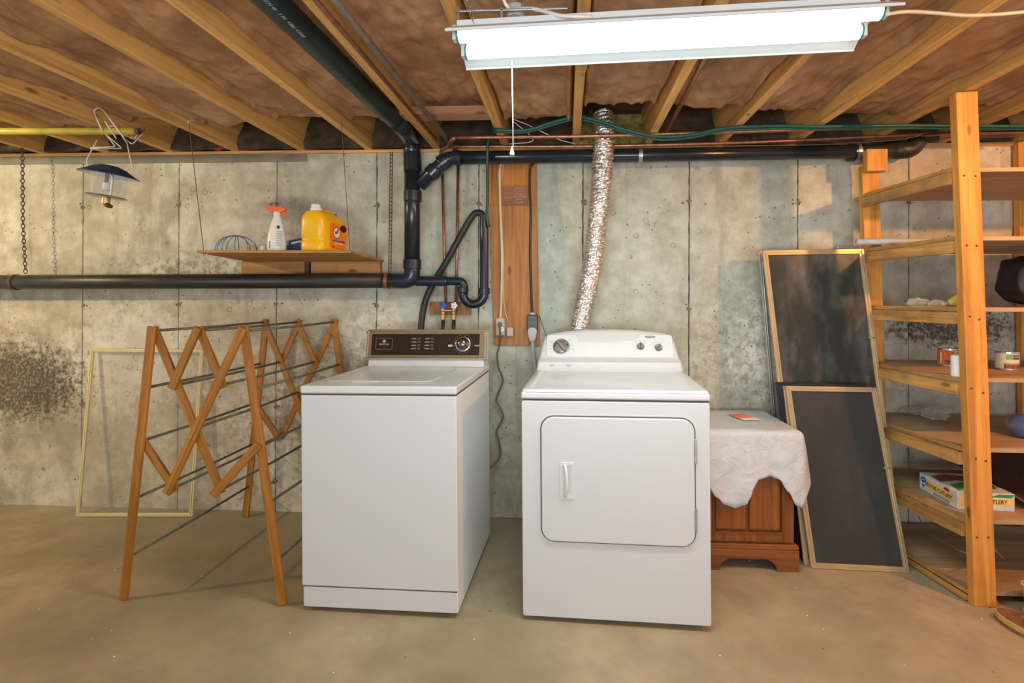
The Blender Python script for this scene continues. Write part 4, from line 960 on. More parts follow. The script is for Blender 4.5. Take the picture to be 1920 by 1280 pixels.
MB().tube(rnd_path([(-1.0343, -0.1200, 1.3754), bend, (-0.8706, -0.1250, 1.4899)], .075, 10), .0445, 24).build('elbow', M['abs'], dp, True, smooth=True)
MB().tube([(-0.8704, -0.1250, 1.4538), (-0.8736, -0.1250, 2.1468)], .0435, 24).build('stack_pipe', M['abs'], dp, True, smooth=True)
coupling(dp, (-0.8704, -0.1250, 1.4417), (-0.8706, -0.1250, 1.4959), .050, M['abs']); coupling(dp, (-0.8691, -0.1250, 1.8212), (-0.8693, -0.1250, 1.8815), .050, M['abs']); coupling(dp, (-0.8698, -0.1250, 1.9900), (-0.8734, -0.1250, 2.0925), .050, M['abs'])
ctop = Vector((-0.8707, -1.4404, 2.1500)); cend = Vector((-0.8387, -0.3712, 2.1500)); cdir = (ctop - cend).normalized()
MB().tube(rnd_path([(-0.8733, -0.1250, 2.0684), (-0.8768, -0.1250, 2.1710), tuple(cend), tuple(cend + cdir * .12)], .07, 8), .0475, 24).build('elbow', M['abs'], dp, True, smooth=True)
MB().tube([tuple(cend), tuple(cend + cdir * 3.6)], .0445, 24).build('ceiling_pipe', M['absg'], dp, True, smooth=True)
lt = lettering('pipe_stencil', 'ABS DWV SCH 40   3 IN   CELL CORE', .017, M['greyprint'], dp, (0, 0, 0), (0, 0, 0), .0003)
pos = Vector((-0.8410, -1.4568, 2.1050)) - Vector(dp.location); lt.matrix_basis = Matrix.Translation(pos) @ Matrix.Rotation(math.atan2(-cdir.y, -cdir.x), 4, 'Z') @ Matrix.Rotation(PI, 4, 'X')
# branch along the top of the wall
bp_ = thing('branch_drain', 'black drain branch running right along the wall top and over the foil duct', 'pipe', (.2, -.12, 2.05))
pp = [(-0.8328, -0.1250, 1.9113), (-0.6753, -0.1250, 2.0603), (-0.6207, -0.1250, 2.0658)]
MB().tube(rnd_path([*pp], .06, 6), .0385, 20).build('angled_fitting', M['abs'], bp_, True, smooth=True)
coupling(bp_, (-0.7722, -0.1250, 1.9711), (-0.7358, -0.1250, 2.0068), .044, M['abs']); coupling(bp_, (-0.7116, -0.1250, 2.0306), (-0.6753, -0.1250, 2.0573), .046, M['abs'], 'hub')
MB().tube([(-0.6389, -0.1250, 2.0660), (0.4021, -0.1250, 2.0699), (1.5455, -0.1250, 2.0778)], .0370, 20).build('pipe_run', M['abs'], bp_, True, smooth=True)
coupling(bp_, (-0.6450, -0.1250, 2.0660), (-0.5905, -0.1250, 2.0655), .041, M['abs'])
MB().tube([(1.5485, -0.1000, 2.0796), (1.7849, -0.1000, 2.0886)], .044, 20).build('pipe_run', M['absd'], bp_, True, smooth=True)
MB().tube(rnd_path([(1.7625, -0.1000, 2.0889), (1.8632, -0.1000, 2.0906), (1.9023, -0.1000, 2.1452)], .06, 6), .046, 20).build('elbow', M['absd'], bp_, True, smooth=True)
coupling(bp_, (1.5372, -0.1000, 2.0797), (1.5768, -0.1000, 2.0822), .048, M['abs'])
# hangers
def ringband(name, label, c, axis, r, w_, mat, cat='pipe strap'):
    ax = Vector(axis).normalized(); o = MB().lathe([(r, -w_ / 2), (r + .0025, -w_ / 2), (r + .0025, w_ / 2), (r, w_ / 2), (r, -w_ / 2)], (0, 0, 0), 28, tuple(ax), cap=False).build(name, mat); o.location = c; return tag(o, label, cat)
ringband('pipe_strap', 'rusty band strap round the left end of the waste pipe', (-3.2366, -0.1200, 1.3618), (1, 0, 0), .0435, .018, M['rust'])
ringband('pipe_strap', 'rusty band strap on the waste pipe beside the lower elbow', (-1.0128, -0.1200, 1.3754), (1, 0, 0), .0450, .020, M['copper'])
ringband('pipe_strap', 'pale perforated strap round the branch drain right of the foil duct', (0.4021, -0.1250, 2.0699), (1, 0, 0), .0378, .022, M['steel'])
ringband('pipe_strap', 'steel band at the coupling near the top of the far shelf post', (1.5711, -0.1000, 2.0793), (1, 0, 0), .049, .020, M['steel'])
def perf(name, label, a, b, w_, mat, cat):
    a = Vector(a); b = Vector(b); t = thing(name, label, cat, tuple(a)); L = (a - b).length; n = int(L / .022); m = MB()
    for i in range(n):
        p = a.lerp(b, (i + .5) / n); h = L / n / 2
        m.box((p.x - w_ / 2, p.y - .001, p.z - h), (p.x - w_ / 5, p.y + .001, p.z + h)); m.box((p.x + w_ / 5, p.y - .001, p.z - h), (p.x + w_ / 2, p.y + .001, p.z + h)); m.box((p.x - w_ / 2, p.y - .0011, p.z - h), (p.x + w_ / 2, p.y + .0011, p.z - h * .45))
    m.build('perforated_strip', mat, t, True); return t
perf('hanger_strap', 'rusty perforated steel strap hanging beside the big drain stack', (-0.9929, -0.1250, 2.1059), (-0.9989, -0.1250, 1.4235), .019, M['rust'], 'strap')
def chain(name, label, pts, rl, rw, wire, mat, cat='chain'):
    t = thing(name, label, cat, pts[0]); P_ = [Vector(p) for p in pts]; tot = sum((b - a).length for a, b in zip(P_, P_[1:])); step = rl * 1.55; n = max(2, int(tot / step)); base = None
    def at_len(s_):
        for a, b in zip(P_, P_[1:]):
            l = (b - a).length
            if s_ <= l or b is P_[-1]: return a + (b - a) * min(1, s_ / l), (b - a).normalized()
            s_ -= l
    loop = [(rw * math.cos(a), 0, rl * math.sin(a)) for a in [2 * PI * k / 12 for k in range(12)]]
    for i in range(n):
        p, d = at_len((i + .5) * tot / n)
        if base is None: base = MB().tube(loop, wire, 5, closed=True).build('link', mat, t, smooth=True); o = base
        else: o = base.copy(); COL.objects.link(o); o.parent = t
        q = Vector((0, 0, 1)).rotation_difference(d); q = q @ Quaternion((0, 0, 1), (PI / 2 if i % 2 else 0) + .35)
        o.rotation_mode = 'QUATERNION'; o.rotation_quaternion = q; o.location = p - t.location
    return t
chain('hanger_chain', 'rusty chain hanging at the far left down to the waste pipe', [(-3.2059, -0.1200, 2.1696), (-3.1993, -0.1200, 1.7043), (-3.1806, -0.1200, 1.4153)], .014, .008, .0024, M['rust'])
# P-trap and standpipe
tr_ = thing('p_trap', 'black plastic P trap and standpipe below the washer hose', 'pipe', (-.45, -.10, 1.3))
TY = -.10
MB().tube(rnd_path([(-0.8473, -0.1100, 1.3731), (-0.5808, -0.1000, 1.3740), (-0.5805, -0.1000, 1.2984)], .055, 10), .0235, 20).build('trap_arm', M['abs'], tr_, True, smooth=True)
_a = Vector((-0.5866, -0.1000, 1.3045)); _b = Vector((-0.4648, -0.1000, 1.3049)); _c = (_a + _b) / 2; _r = (_b - _a).length / 2
MB().tube([_a + V(0, 0, .03)] + [_c + V(-_r * math.cos(q), 0, -_r * math.sin(q)) for q in [PI * k / 20 for k in range(21)]] + [_b + V(0, 0, .03)], .0245, 20).build('trap_bend', M['abs'], tr_, True, smooth=True)
MB().tube([(-0.4648, -0.1000, 1.2868), (-0.4667, -0.1000, 1.7453)], .0245, 20, cap=False).build('standpipe', M['abs'], tr_, True, smooth=True)
for a, b in (((-0.5866, -0.1000, 1.3105), (-0.5867, -0.1000, 1.3407)), ((-0.4648, -0.1000, 1.3018), (-0.4650, -0.1000, 1.3350))): coupling(tr_, a, b, .0315, M['abs'], 'slip_nut')
coupling(tr_, (-0.8534, -0.1100, 1.3731), (-0.6773, -0.1050, 1.3736), .0285, M['abs'], 'tee_hub')
o = MB().tube(spline([(-0.8273, -0.1000, 1.0306), (-0.8323, -0.0750, 1.1325), (-0.8161, -0.0580, 1.2549), (-0.7707, -0.0550, 1.3599), (-0.6901, -0.0800, 1.4813), (-0.6089, -0.0880, 1.6235), (-0.5467, -0.0950, 1.7284), (-0.5123, -0.1000, 1.7606), (-0.4788, -0.1000, 1.7514), (-0.4665, -0.1000, 1.6970)], 8), .0185, 16).build('drain_hose', M['rubber'], smooth=True); tag(o, 'thick black washer drain hose looping into the standpipe', 'hose')
# copper supply pipes and valves
for i, (xp, lb) in enumerate(((830, 'thin vertical copper water pipe, left one of the pair beside the stack'), (857, 'thin vertical copper water pipe, right one of the pair beside the stack'))):
    o = MB().tube([(-0.7221, -0.0500, 2.0763), (-0.7073, -0.0500, 1.5514), (-0.6967, -0.0500, 1.2492)] if i == 0 else [(-0.6286, -0.0500, 2.0753), (-0.6326, -0.0500, 1.5513), (-0.6375, -0.0500, 1.2494)], .0085, 12).build('copper_pipe', M['copper'], smooth=True); tag(o, lb, 'pipe', 'copper water pipes')
vb = thing('supply_valves', 'pair of brass washer valves on a small brown board above the washer', 'valve', (-0.6756, -0.0200, 1.1805))
MB().box((-0.7989, -0.0200, 1.2548), (-0.5569, -0.0010, 1.1805)).build('valve_board', M['plyboard'], vb, True, bevel=.002)
for x, km, nm in ((831, M['bluek'], 'blue'), (851, M['steel'], 'grey')):
    A = (-0.7124, -0.0500, 1.2738) if x == 831 else (-0.6501, -0.0500, 1.2740); B = (-0.7118, -0.0500, 1.1505) if x == 831 else (-0.6495, -0.0500, 1.1508)
    body = MB().lathe([(.010, 0), (.014, .004), (.014, .030), (.011, .034), (.011, .050), (.016, .054), (.016, .070), (.012, .074), (.012, .10)], (A[0], -.05, B[2]), 14).build('valve_body', M['brass'], vb, True, smooth=False)
    K = (A[0] + .012, -.085, B[2] + .085)
    MB().cyl((A[0], -.05, B[2] + .075), K, .006, 10).build('valve_stem', M['brass'], vb, True)
    m = MB(); rings = []
    pts2 = [((.019 + .0035 * math.cos(5 * 2 * PI * k / 30)) * math.cos(2 * PI * k / 30), (.019 + .0035 * math.cos(5 * 2 * PI * k / 30)) * math.sin(2 * PI * k / 30)) for k in range(30)]
    m.prism([(K[0] + a, K[2] + b_) for a, b_ in pts2], K[1] - .010, K[1]); m.build('valve_handle', km, vb, True, bevel=.002)
MB().cyl(((-0.7122, -0.0500, 1.2276)[0], -.05, (-0.7121, -0.0500, 1.2060)[2]), ((-0.6499, -0.0500, 1.2278)[0], -.05, (-0.6498, -0.0500, 1.2063)[2]), .009, 12).build('cross_tube', M['brass'], vb, True)
for x, lb in ((0, 'short black supply hose under the blue valve'), (1, 'short black supply hose under the grey valve')):
    o = MB().tube([(-0.7118, -0.0500, 1.1505), (-0.7149, -0.0600, 1.0280)] if x == 0 else [(-0.6495, -0.0500, 1.1508), (-0.6498, -0.0600, 1.0286)], .0105, 12).build('supply_hose', M['rubber'], smooth=True); tag(o, lb, 'hose', 'washer supply hoses')
# copper along the ceiling
def pipe(name, label, pts, r, mat, cat='pipe', group='copper water pipes', seg=10, sm=0):
    o = MB().tube(spline(pts, 6) if sm else pts, r, seg).build(name, mat, smooth=True); return tag(o, label, cat, group)
pipe('copper_pipe', 'upper horizontal copper pipe running right under the joist ends', [(-0.5887, -0.3150, 2.1162), (0.1006, -0.3150, 2.1159), (0.7773, -0.3150, 2.1264), (1.4364, -0.3150, 2.1393), (2.1040, -0.3150, 2.1357), (2.4562, -0.3150, 2.1362)], .0095, M['copper'], sm=1)
pipe('copper_pipe', 'lower horizontal copper pipe just above the branch drain', [(-0.6656, -0.1650, 2.1168), (0.1070, -0.1600, 2.1123), (0.9669, -0.1600, 2.1225), (1.5253, -0.1600, 2.1415), (2.0722, -0.1600, 2.1572), (2.5018, -0.1600, 2.1601)], .0095, M['copper'], sm=1)
pipe('copper_pipe', 'thin copper pipe fixed under the joist right of the big drain pipe', [tuple(Vector((-0.7124, -0.2132, 2.1400)) ), tuple(Vector((-0.7303, -1.4506, 2.1400))), tuple(Vector((-0.7303, -1.4506, 2.1400)) * 2 - Vector((-0.7286, -1.2942, 2.1400)))], .0085, M['copper'])
pipe('steel_tube', 'grey tube running along the ceiling toward the corner of the branch drain', [tuple(Vector((-0.6338, -0.0693, 2.1250))), tuple(Vector((-0.6628, -1.4721, 2.1250))), tuple(Vector((-0.6628, -1.4721, 2.1250)) * 2 - Vector((-0.6587, -1.2935, 2.1250)))], .0125, M['greypipe'], group='ceiling tubes')
pipe('copper_pipe', 'copper pipe between joists below the right half of the fluorescent light', [(0.5273, -0.1955, 2.1650), (0.5059, -1.0133, 2.1650), tuple(Vector((0.5059, -1.0133, 2.1650)) * 2 - Vector((0.5105, -0.8303, 2.1650)))], .0110, M['copper'])
pipe('copper_elbow', 'short bent copper stub at the left end of the upper copper pipe', rnd_path([(-0.5859, -0.3150, 2.1162), (-0.6092, -0.3000, 2.1102), (-0.6583, -0.1700, 2.1151), (-0.7124, -0.1000, 2.1225), (-0.7315, -0.0500, 2.0887)], .02, 4), .0105, M['copper'])
# green cables
pipe('green_cable', 'green cable looping along the joists over the foil duct to the right', [(-0.3787, -0.3500, 2.1431), (-0.2139, -0.3500, 2.1382), (-0.0639, -0.3500, 2.1798), (0.0447, -0.3500, 2.2027), (0.1530, -0.3500, 2.1822), (0.3146, -0.3500, 2.1285), (0.4750, -0.3500, 2.0967), (0.6344, -0.3500, 2.1055), (0.7927, -0.3500, 2.1356), (1.0284, -0.3500, 2.1431), (1.2619, -0.3500, 2.1373), (1.6716, -0.3500, 2.1370), (1.9243, -0.3500, 2.1309), (2.3232, -0.3500, 2.1229)], .0080, M['green'], 'cable', 'green cables', 8, 1)
pipe('green_cable', 'second green strand following the looping green cable a little lower', [(-0.3814, -0.3320, 2.1384), (-0.2154, -0.3320, 2.1335), (-0.0643, -0.3320, 2.1727), (0.0451, -0.3320, 2.1958), (0.1541, -0.3320, 2.1751), (0.3169, -0.3320, 2.1211), (0.4786, -0.3320, 2.0864), (0.6391, -0.3320, 2.0980), (0.7985, -0.3320, 2.1284), (1.0359, -0.3320, 2.1360), (1.2711, -0.3320, 2.1329), (1.6838, -0.3320, 2.1300), (2.3401, -0.3320, 2.1160)], .0060, M['green'], 'cable', 'green cables', 8, 1)
pipe('green_hose', 'dark green tube dropping from the joists to the standpipe', [(-0.3812, -0.2400, 2.1787), (-0.4278, -0.2000, 2.1408), (-0.4390, -0.1650, 2.0405), (-0.4422, -0.1400, 1.8394), (-0.4465, -0.1300, 1.7401), (-0.4372, -0.1300, 1.6774)], .0085, M['darkgreen'], 'hose', 'green cables', 10, 1)
pipe('black_cable', 'black cable sagging above the branch drain toward the right', [(1.0633, -0.2000, 2.1056), (1.3112, -0.2000, 2.1027), (1.5024, -0.2000, 2.1004), (1.7061, -0.2200, 2.1082), (1.9047, -0.2400, 2.1321), (2.2712, -0.2400, 2.1382), (2.4782, -0.2400, 2.1355)], .0045, M['blackp'], 'cable', 'thin cables', 6, 1)
pipe('white_cable', 'thin white wire curling behind the pull cord above the branch drain', [(-0.3138, -0.2000, 2.1162), (-0.1817, -0.2200, 2.1313), (-0.2941, -0.2500, 2.2281), (-0.2227, -0.2500, 2.2072), (-0.1514, -0.2500, 2.1722), (-0.0382, -0.2200, 2.1295), (0.0483, -0.1800, 2.1183)], .0025, M['wirew'], 'cable', 'thin cables', 6, 1)

# ================================================================ PLYWOOD BACK BOARD
bb = thing('backing_board', 'tall brown plywood board fixed to the wall carrying outlets and cables', 'board', (-0.2987, 0.0000, 1.0043))
MB().hexa([(-0.4214, -0.0180, 1.0081), (-0.1511, -0.0180, 1.0073), (-0.1520, -0.0010, 1.0056), (-0.4239, -0.0010, 1.0065), (-0.4497, -0.0180, 1.8184), (-0.1727, -0.0180, 1.8168), (-0.1738, -0.0010, 1.8201), (-0.4524, -0.0010, 1.8217)]).build('lower_panel', M['plyboard'], bb, True, bevel=.001)
MB().hexa([(-0.4528, -0.0180, 1.8215), (-0.1727, -0.0180, 1.8199), (-0.1738, -0.0010, 1.8232), (-0.4556, -0.0010, 1.8249), (-0.4539, -0.0180, 2.0952), (-0.1768, -0.0180, 2.0923), (-0.1779, -0.0010, 2.0972), (-0.4567, -0.0010, 2.1001)]).build('upper_panel', M['plyboard'], bb, True, bevel=.001)
pq = thing('written_plaque', 'small dark wooden plaque with pale handwriting on the backing board', 'plaque', (-0.3029, -0.0200, 1.8172))
MB().box((-0.3799, -0.0260, 1.8165), (-0.2258, -0.0185, 1.9285)).build('plaque_board', M['plydark'], pq, True, bevel=.001)
for i, s_ in enumerate(('Power box', 'Turn off pump', 'and unplug', 'before cleaning', 'the filter', 'every May')):
    lettering('handwriting', s_, .0155, M['bead'], pq, (.028, -.0075, .098 - i * .0160), (PI / 2, .03 * (i % 2), 0), .0003, sx=.72)
# cables on it
pipe('cream_cable', 'thick cream cable running down the backing board to the outlet', [(-0.3684, -0.0500, 2.0727), (-0.3858, -0.0350, 2.0401), (-0.3892, -0.0300, 1.9549), (-0.3820, -0.0300, 1.7075), (-0.3750, -0.0300, 1.5221), (-0.3772, -0.0300, 1.2751), (-0.3829, -0.0300, 1.1577)], .0078, M['cream'], 'cable', 'cables on the board', 8, 1)
pipe('cream_wire', 'thin cream wire beside the thick cream cable', [(-0.3653, -0.0500, 2.0665), (-0.3746, -0.0240, 1.9872), (-0.3868, -0.0240, 1.9253), (-0.3665, -0.0240, 1.5227), (-0.3655, -0.0240, 1.2751), (-0.3401, -0.0240, 1.1392)], .0022, M['cream'], 'cable', 'cables on the board', 6, 1)
pipe('black_power_cable', 'black cable running down the right side of the backing board', [(-0.1931, -0.0500, 2.0525), (-0.2125, -0.0350, 2.0261), (-0.2156, -0.0300, 1.9227), (-0.2088, -0.0300, 1.7685), (-0.2111, -0.0300, 1.5528), (-0.2041, -0.0300, 1.3373), (-0.1970, -0.0350, 1.1836)], .0065, M['blackp'], 'cable', 'cables on the board', 8, 1)
ob = thing('outlet_box', 'grey outlet box with a plug at the lower left of the backing board', 'outlet', (-0.3839, -0.0200, 1.0582))
MB().box((-0.4068, -0.0550, 1.0637), (-0.3534, -0.0185, 1.1636)).build('box', M['greybox'], ob, True, bevel=.006)
MB().box((-0.3972, -0.0580, 1.0732), (-0.3581, -0.0540, 1.1527)).build('face_plate', M['beige'], ob, True, bevel=.002)
MB().lathe([(.012, 0), (.012, .003)], (-0.3696, -0.0580, 1.1009), 16, (0, -1, 0)).build('socket', M['paper'], ob, True)
m = MB(); c_ = Vector((-0.3691, -0.0615, 1.1011)); m.box(c_ + V(-.005, -.0005, -.002), c_ + V(-.003, .001, .006)); m.box(c_ + V(.003, -.0005, -.002), c_ + V(.005, .001, .006)); m.build('socket_slots', M['black'], ob, True)
MB().box((-0.3881, -0.0800, 1.1143), (-0.3698, -0.0580, 1.1406)).build('plug', M['cord'], ob, True, bevel=.004)
o = MB().box((-0.3434, -0.0450, 1.0604), (-0.3065, -0.0185, 1.1112)).build('junction_block', M['beige'], bevel=.003, origin=True); tag(o, 'small beige box to the right of the outlet box', 'junction box')
do = thing('dryer_outlet', 'black dryer outlet at the lower right of the backing board', 'outlet', (-0.1977, -0.0200, 1.0997))
MB().box((-0.2254, -0.0600, 1.0868), (-0.1641, -0.0185, 1.1832)).build('box', M['blackp'], do, True, bevel=.004)
for yy in (0, 1): MB().box((-0.2222, -0.0640, 1.1509) if yy == 0 else (-0.2221, -0.0640, 1.1175), (-0.1647, -0.0590, 1.1602) if yy == 0 else (-0.1646, -0.0590, 1.1267)).build('rib', M['blackp'], do, True, bevel=.001)
MB().lathe([(.012, 0), (.020, .004), (.020, .014), (.010, .018)], (-0.1970, -0.0350, 1.1805), 16, (0, 0, 1)).build('cable_clamp', M['greybox'], do, True, smooth=False)
dpg = thing('dryer_plug', 'light grey dryer plug and cord in the black outlet', 'plug', (-0.1946, -0.0600, 1.0322))
m = MB(); c_ = Vector((-0.1931, -0.0850, 1.0887)); m.prism([(c_.x + .027 * math.cos(a), c_.z + .027 * math.sin(a)) for a in [PI * k / 12 for k in range(13)]] + [(c_.x - .022, c_.z - .030), (c_.x - .014, c_.z - .055), (c_.x + .014, c_.z - .055), (c_.x + .022, c_.z - .030)], -.090, -.060); m.build('plug_body', M['greyplug'], dpg, True, bevel=.006)
MB().tube(spline([(-0.1906, -0.0750, 1.0396), (-0.1873, -0.0750, 0.9882), (-0.1780, -0.0750, 0.9126), (-0.1675, -0.0900, 0.7944)], 6), .0125, 10, flat=.5).build('flat_cord', M['greyplug'], dpg, True, smooth=True)
pipe('washer_cord', 'wavy grey green cord hanging from the outlet down between the machines', [(-0.3783, -0.0850, 1.1267), (-0.3783, -0.0600, 1.0307), (-0.3978, -0.0500, 0.9531), (-0.3897, -0.0400, 0.8751), (-0.3716, -0.0350, 0.8284), (-0.3690, -0.0300, 0.7876), (-0.3967, -0.0300, 0.7194), (-0.4027, -0.0300, 0.6822), (-0.3746, -0.0300, 0.6271), (-0.3651, -0.0300, 0.5841), (-0.4020, -0.0300, 0.5095), (-0.3894, -0.0300, 0.4573), (-0.3798, -0.0300, 0.3804), (-0.4029, -0.0400, 0.3279), (-0.4367, -0.0800, 0.3074)], .0050, M['cord'], 'cord', 'appliance cords', 8, 1)
pipe('ground_wire', 'thin dark wire slanting from the backing board to behind the dryer', [(-0.1577, -0.0220, 1.1772), (-0.1355, -0.0300, 1.1161), (-0.1033, -0.0600, 1.0329)], .0018, M['darkgreen'], 'wire', 'thin cables', 6)

# ================================================================ FOIL DUCT
cpts = spline([(0.0536, -0.1200, 0.9564), (0.0674, -0.1400, 1.0766), (0.0955, -0.1600, 1.2330), (0.1345, -0.1800, 1.4362), (0.1620, -0.1900, 1.6519), (0.1790, -0.2250, 1.8461), (0.1914, -0.2400, 2.0409), (0.1962, -0.2450, 2.1665), (0.1893, -0.2200, 2.2609)], 26)
rs = []; L = 0; prev = cpts[0]
dense = []
for p in cpts:
    L += (p - prev).length; prev = p
N = 300; seglen = []
def resample(pts, n):
    ds = [0]
    for a, b in zip(pts, pts[1:]): ds.append(ds[-1] + (b - a).length)
    out = []; j = 0
    for i in range(n):
        s_ = ds[-1] * i / (n - 1)
        while j < len(ds) - 2 and ds[j + 1] < s_: j += 1
        out.append(pts[j].lerp(pts[j + 1], (s_ - ds[j]) / max(1e-9, ds[j + 1] - ds[j])))
    return out, ds[-1]
rp, TL = resample(cpts, N)
duct = thing('foil_duct', 'flexible silver foil vent duct curving from behind the dryer up to the ceiling', 'duct', tuple(rp[0]))
m = MB(); nrib = 62
rad = [.049 + .0060 * (abs(math.sin(PI * nrib * i / N)) ** .5) + .0015 * noise.noise(Vector((i * .3, 0, 0))) for i in range(N)]
m.tube(rp, rad, 26, cap=False)
rj = random.Random(3)
for v in m.bm.verts: v.co += Vector((rj.uniform(-1, 1), rj.uniform(-1, 1), rj.uniform(-1, 1))) * .0026
m.build('foil_tube', M['foil'], duct, True, smooth=False)
m = MB()
for k in range(nrib):
    i = min(N - 2, int((k + .5) * N / nrib)); p = rp[i]; d = (rp[i + 1] - rp[i - 1]).normalized(); u = d.orthogonal().normalized(); w2 = d.cross(u)
    m.tube([p + (u * math.cos(a) + w2 * math.sin(a)) * .0555 for a in [2 * PI * q / 20 for q in range(20)]], .0014, 4, closed=True)
m.build('spiral_wire', M['steel'], duct, True, smooth=True)
m = MB(); m.lathe([(.053, 0), (.053, .16)], (0.1843, -0.2100, 2.2676), 24, (-.1, .95, .3), cap=False); m.build('wall_sleeve', M['steel'], duct, True, smooth=True)

# ================================================================ YELLOW POLE AND LANTERN
pole = thing('yellow_pole', 'yellow wooden pole hanging under the joists at the upper left', 'pole', (-2.5056, -0.5000, 2.1081))
MB().tube([tuple(Vector((-2.8756, -0.5000, 2.1157)) * 2 - Vector((-2.1355, -0.5000, 2.1060))), (-2.1355, -0.5000, 2.1060)], .0165, 16).build('shaft', M['yellow'], pole, True, smooth=True)
MB().lathe([(.0165, 0), (.0172, .002), (.0172, .018), (.015, .020)], (-2.1522, -0.5000, 2.1062), 16, (1, 0, 0)).build('end_ferrule', M['rust'], pole, True, smooth=False)
hk = thing('bent_wire_hanger', 'bent white wire hanger clipped over the end of the yellow pole', 'hanger', (-2.2666, -0.5000, 2.0970))
m = MB(); m.tube(rnd_path([(-2.3010, -0.5300, 2.0978), (-2.3488, -0.5300, 2.1991), (-2.3239, -0.5300, 2.2172), (-2.2989, -0.5300, 2.2036), (-2.2014, -0.5300, 2.0806), (-2.2020, -0.5000, 2.0480)], .02, 4), .0034, 6); m.build('wire_loop', M['wirew'], hk, True, smooth=True)
MB().tube(rnd_path([(-2.2386, -0.5200, 2.0633), (-2.3003, -0.5200, 2.1570), (-2.2948, -0.5000, 2.1241), (-2.3370, -0.4800, 2.1047), (-2.2461, -0.4800, 2.0280), (-2.4129, -0.4800, 2.0272)], .012, 4), .0030, 6).build('wire_loop', M['wirew'], hk, True, smooth=True)
MB().tube(rnd_path([(-2.3923, -0.5000, 2.0261), (-2.2605, -0.5000, 2.0300), (-2.3142, -0.5000, 2.0949), (-2.3273, -0.4700, 2.1433), (-2.2696, -0.5000, 2.1345)], .012, 4), .0028, 6).build('wire_loop', M['wirew'], hk, True, smooth=True)
MB().tube(rnd_path([(-2.2021, -0.5000, 2.0641), (-2.1740, -0.5000, 2.0397), (-2.1242, -0.5000, 2.0898), (-2.1287, -0.4800, 2.1236)], .012, 4), .0034, 6).build('pole_hook', M['steel'], hk, True, smooth=True)
MB().tube(rnd_path([(-2.2156, -0.4800, 2.0924), (-2.1873, -0.4800, 2.0704), (-2.1538, -0.4800, 2.1104)], .012, 4), .0030, 6).build('pole_hook', M['steel'], hk, True, smooth=True)
lc = (-2.2932, -0.5000, 1.8965)
ln = thing('camping_lantern', 'hanging camping lantern with navy shade and clear glass globe', 'lantern', lc, (0, .12, 0))
MB().lathe([(.004, .030), (.036, .027), (.066, .015), (.092, -.004), (.120, -.020), (.118, -.023), (.090, -.008), (.062, .011), (.034, .023), (.004, .026)], (0, 0, .010), 40, cap=False).build('shade', M['blue'], ln, smooth=True)
MB().lathe([(.117, -.024), (.089, -.010), (.060, .008)], (0, 0, .010), 40, cap=False).build('shade_lining', M['paper'], ln, smooth=True)
MB().lathe([(.073, -.118), (.073, -.004)], (0, 0, 0), 40, cap=False).build('glass_globe', M['glass'], ln, smooth=True)
MB().lathe([(.02, -.122), (.078, -.122), (.082, -.118), (.078, -.114), (.02, -.114)], (0, 0, 0), 36).build('base_plate', M['steel'], ln, smooth=False)
MB().lathe([(.016, -.155), (.017, -.150), (.017, -.124), (.013, -.122)], (.0, 0, 0), 16).build('burner_collar', M['brass'], ln, smooth=False)
MB().lathe([(.010, 0), (.018, .004), (.018, .016), (.008, .020)], (.012, 0, -.170), 16, (.3, 0, 1)).build('valve_knob', M['rust'], ln, smooth=False)
MB().tube([(-.010, 0, .02), (-.010, 0, -.045)], .008, 10).build('burner_tube', M['rust'], ln, smooth=True)
MB().lathe([(.012, 0), (.016, .006), (.016, .034), (.012, .040)], (-.006, 0, -.088), 16).build('mantle', M['paper'], ln, smooth=True)
MB().tube(spline([(.004, 0, .02), (.010, 0, 0), (.020, 0, -.02), (.021, 0, -.06), (.020, 0, -.118)], 5), .005, 8).build('generator_tube', M['steel'], ln, smooth=True)
MB().tube(rnd_path([(-.105, 0, .010), (-.130, 0, .048), (-.085, 0, .160)], .02, 4), .0026, 6).build('bail_wire', M['wirew'], ln, smooth=True)
MB().tube(rnd_path([(.118, 0, .004), (.126, 0, .020), (.100, 0, .085), (.072, 0, .165)], .012, 4), .0026, 6).build('bail_wire', M['wirew'], ln, smooth=True)

# ================================================================ FLUORESCENT LIGHT
FLc = (.268, -1.386, 2.035)
fx = thing('fluorescent_light', 'two tube fluorescent shop light hanging below the joists', 'light', FLc, (.015, -.010, -.040))
HL = .606
# reflector: sloping sides, folded lips, closed box above
prof = [(-.122, -.004), (-.122, .003), (-.062, .042), (.062, .042), (.122, .003), (.122, -.004), (.119, -.004), (.118, .001), (.060, .038), (-.060, .038), (-.118, .001), (-.119, -.004)]
m = MB(); A = [m.bm.verts.new((-HL, a, b)) for a, b in prof]; B = [m.bm.verts.new((HL, a, b)) for a, b in prof]; n = len(prof)
for i in range(n): m.bm.faces.new((A[i], A[(i + 1) % n], B[(i + 1) % n], B[i]))
m.bm.faces.new(A); m.bm.faces.new(B[::-1]); m.build('reflector', M['reflector'], fx)
MB().box((-HL + .01, -.035, .042), (HL - .01, .035, .075)).build('ballast_housing', M['reflector'], fx, bevel=.003)
for y in (-.052, .050):
    MB().tube([(-HL + .022, y, .018), (HL - .022, y, .018)], .0205, 18).build('tube', M['tube'], fx, smooth=True)
    for s_ in (-1, 1):
        MB().lathe([(.0212, 0), (.0212, .005)], (s_ * (HL - .022), y, .018), 18, (s_, 0, 0)).build('tube_cap', M['greencap'], fx, smooth=False)
        MB().box((s_ * (HL - .016), y - .013, .002), (s_ * (HL - .004), y + .013, .044)).build('lamp_holder', M['whitep'], fx, bevel=.003)
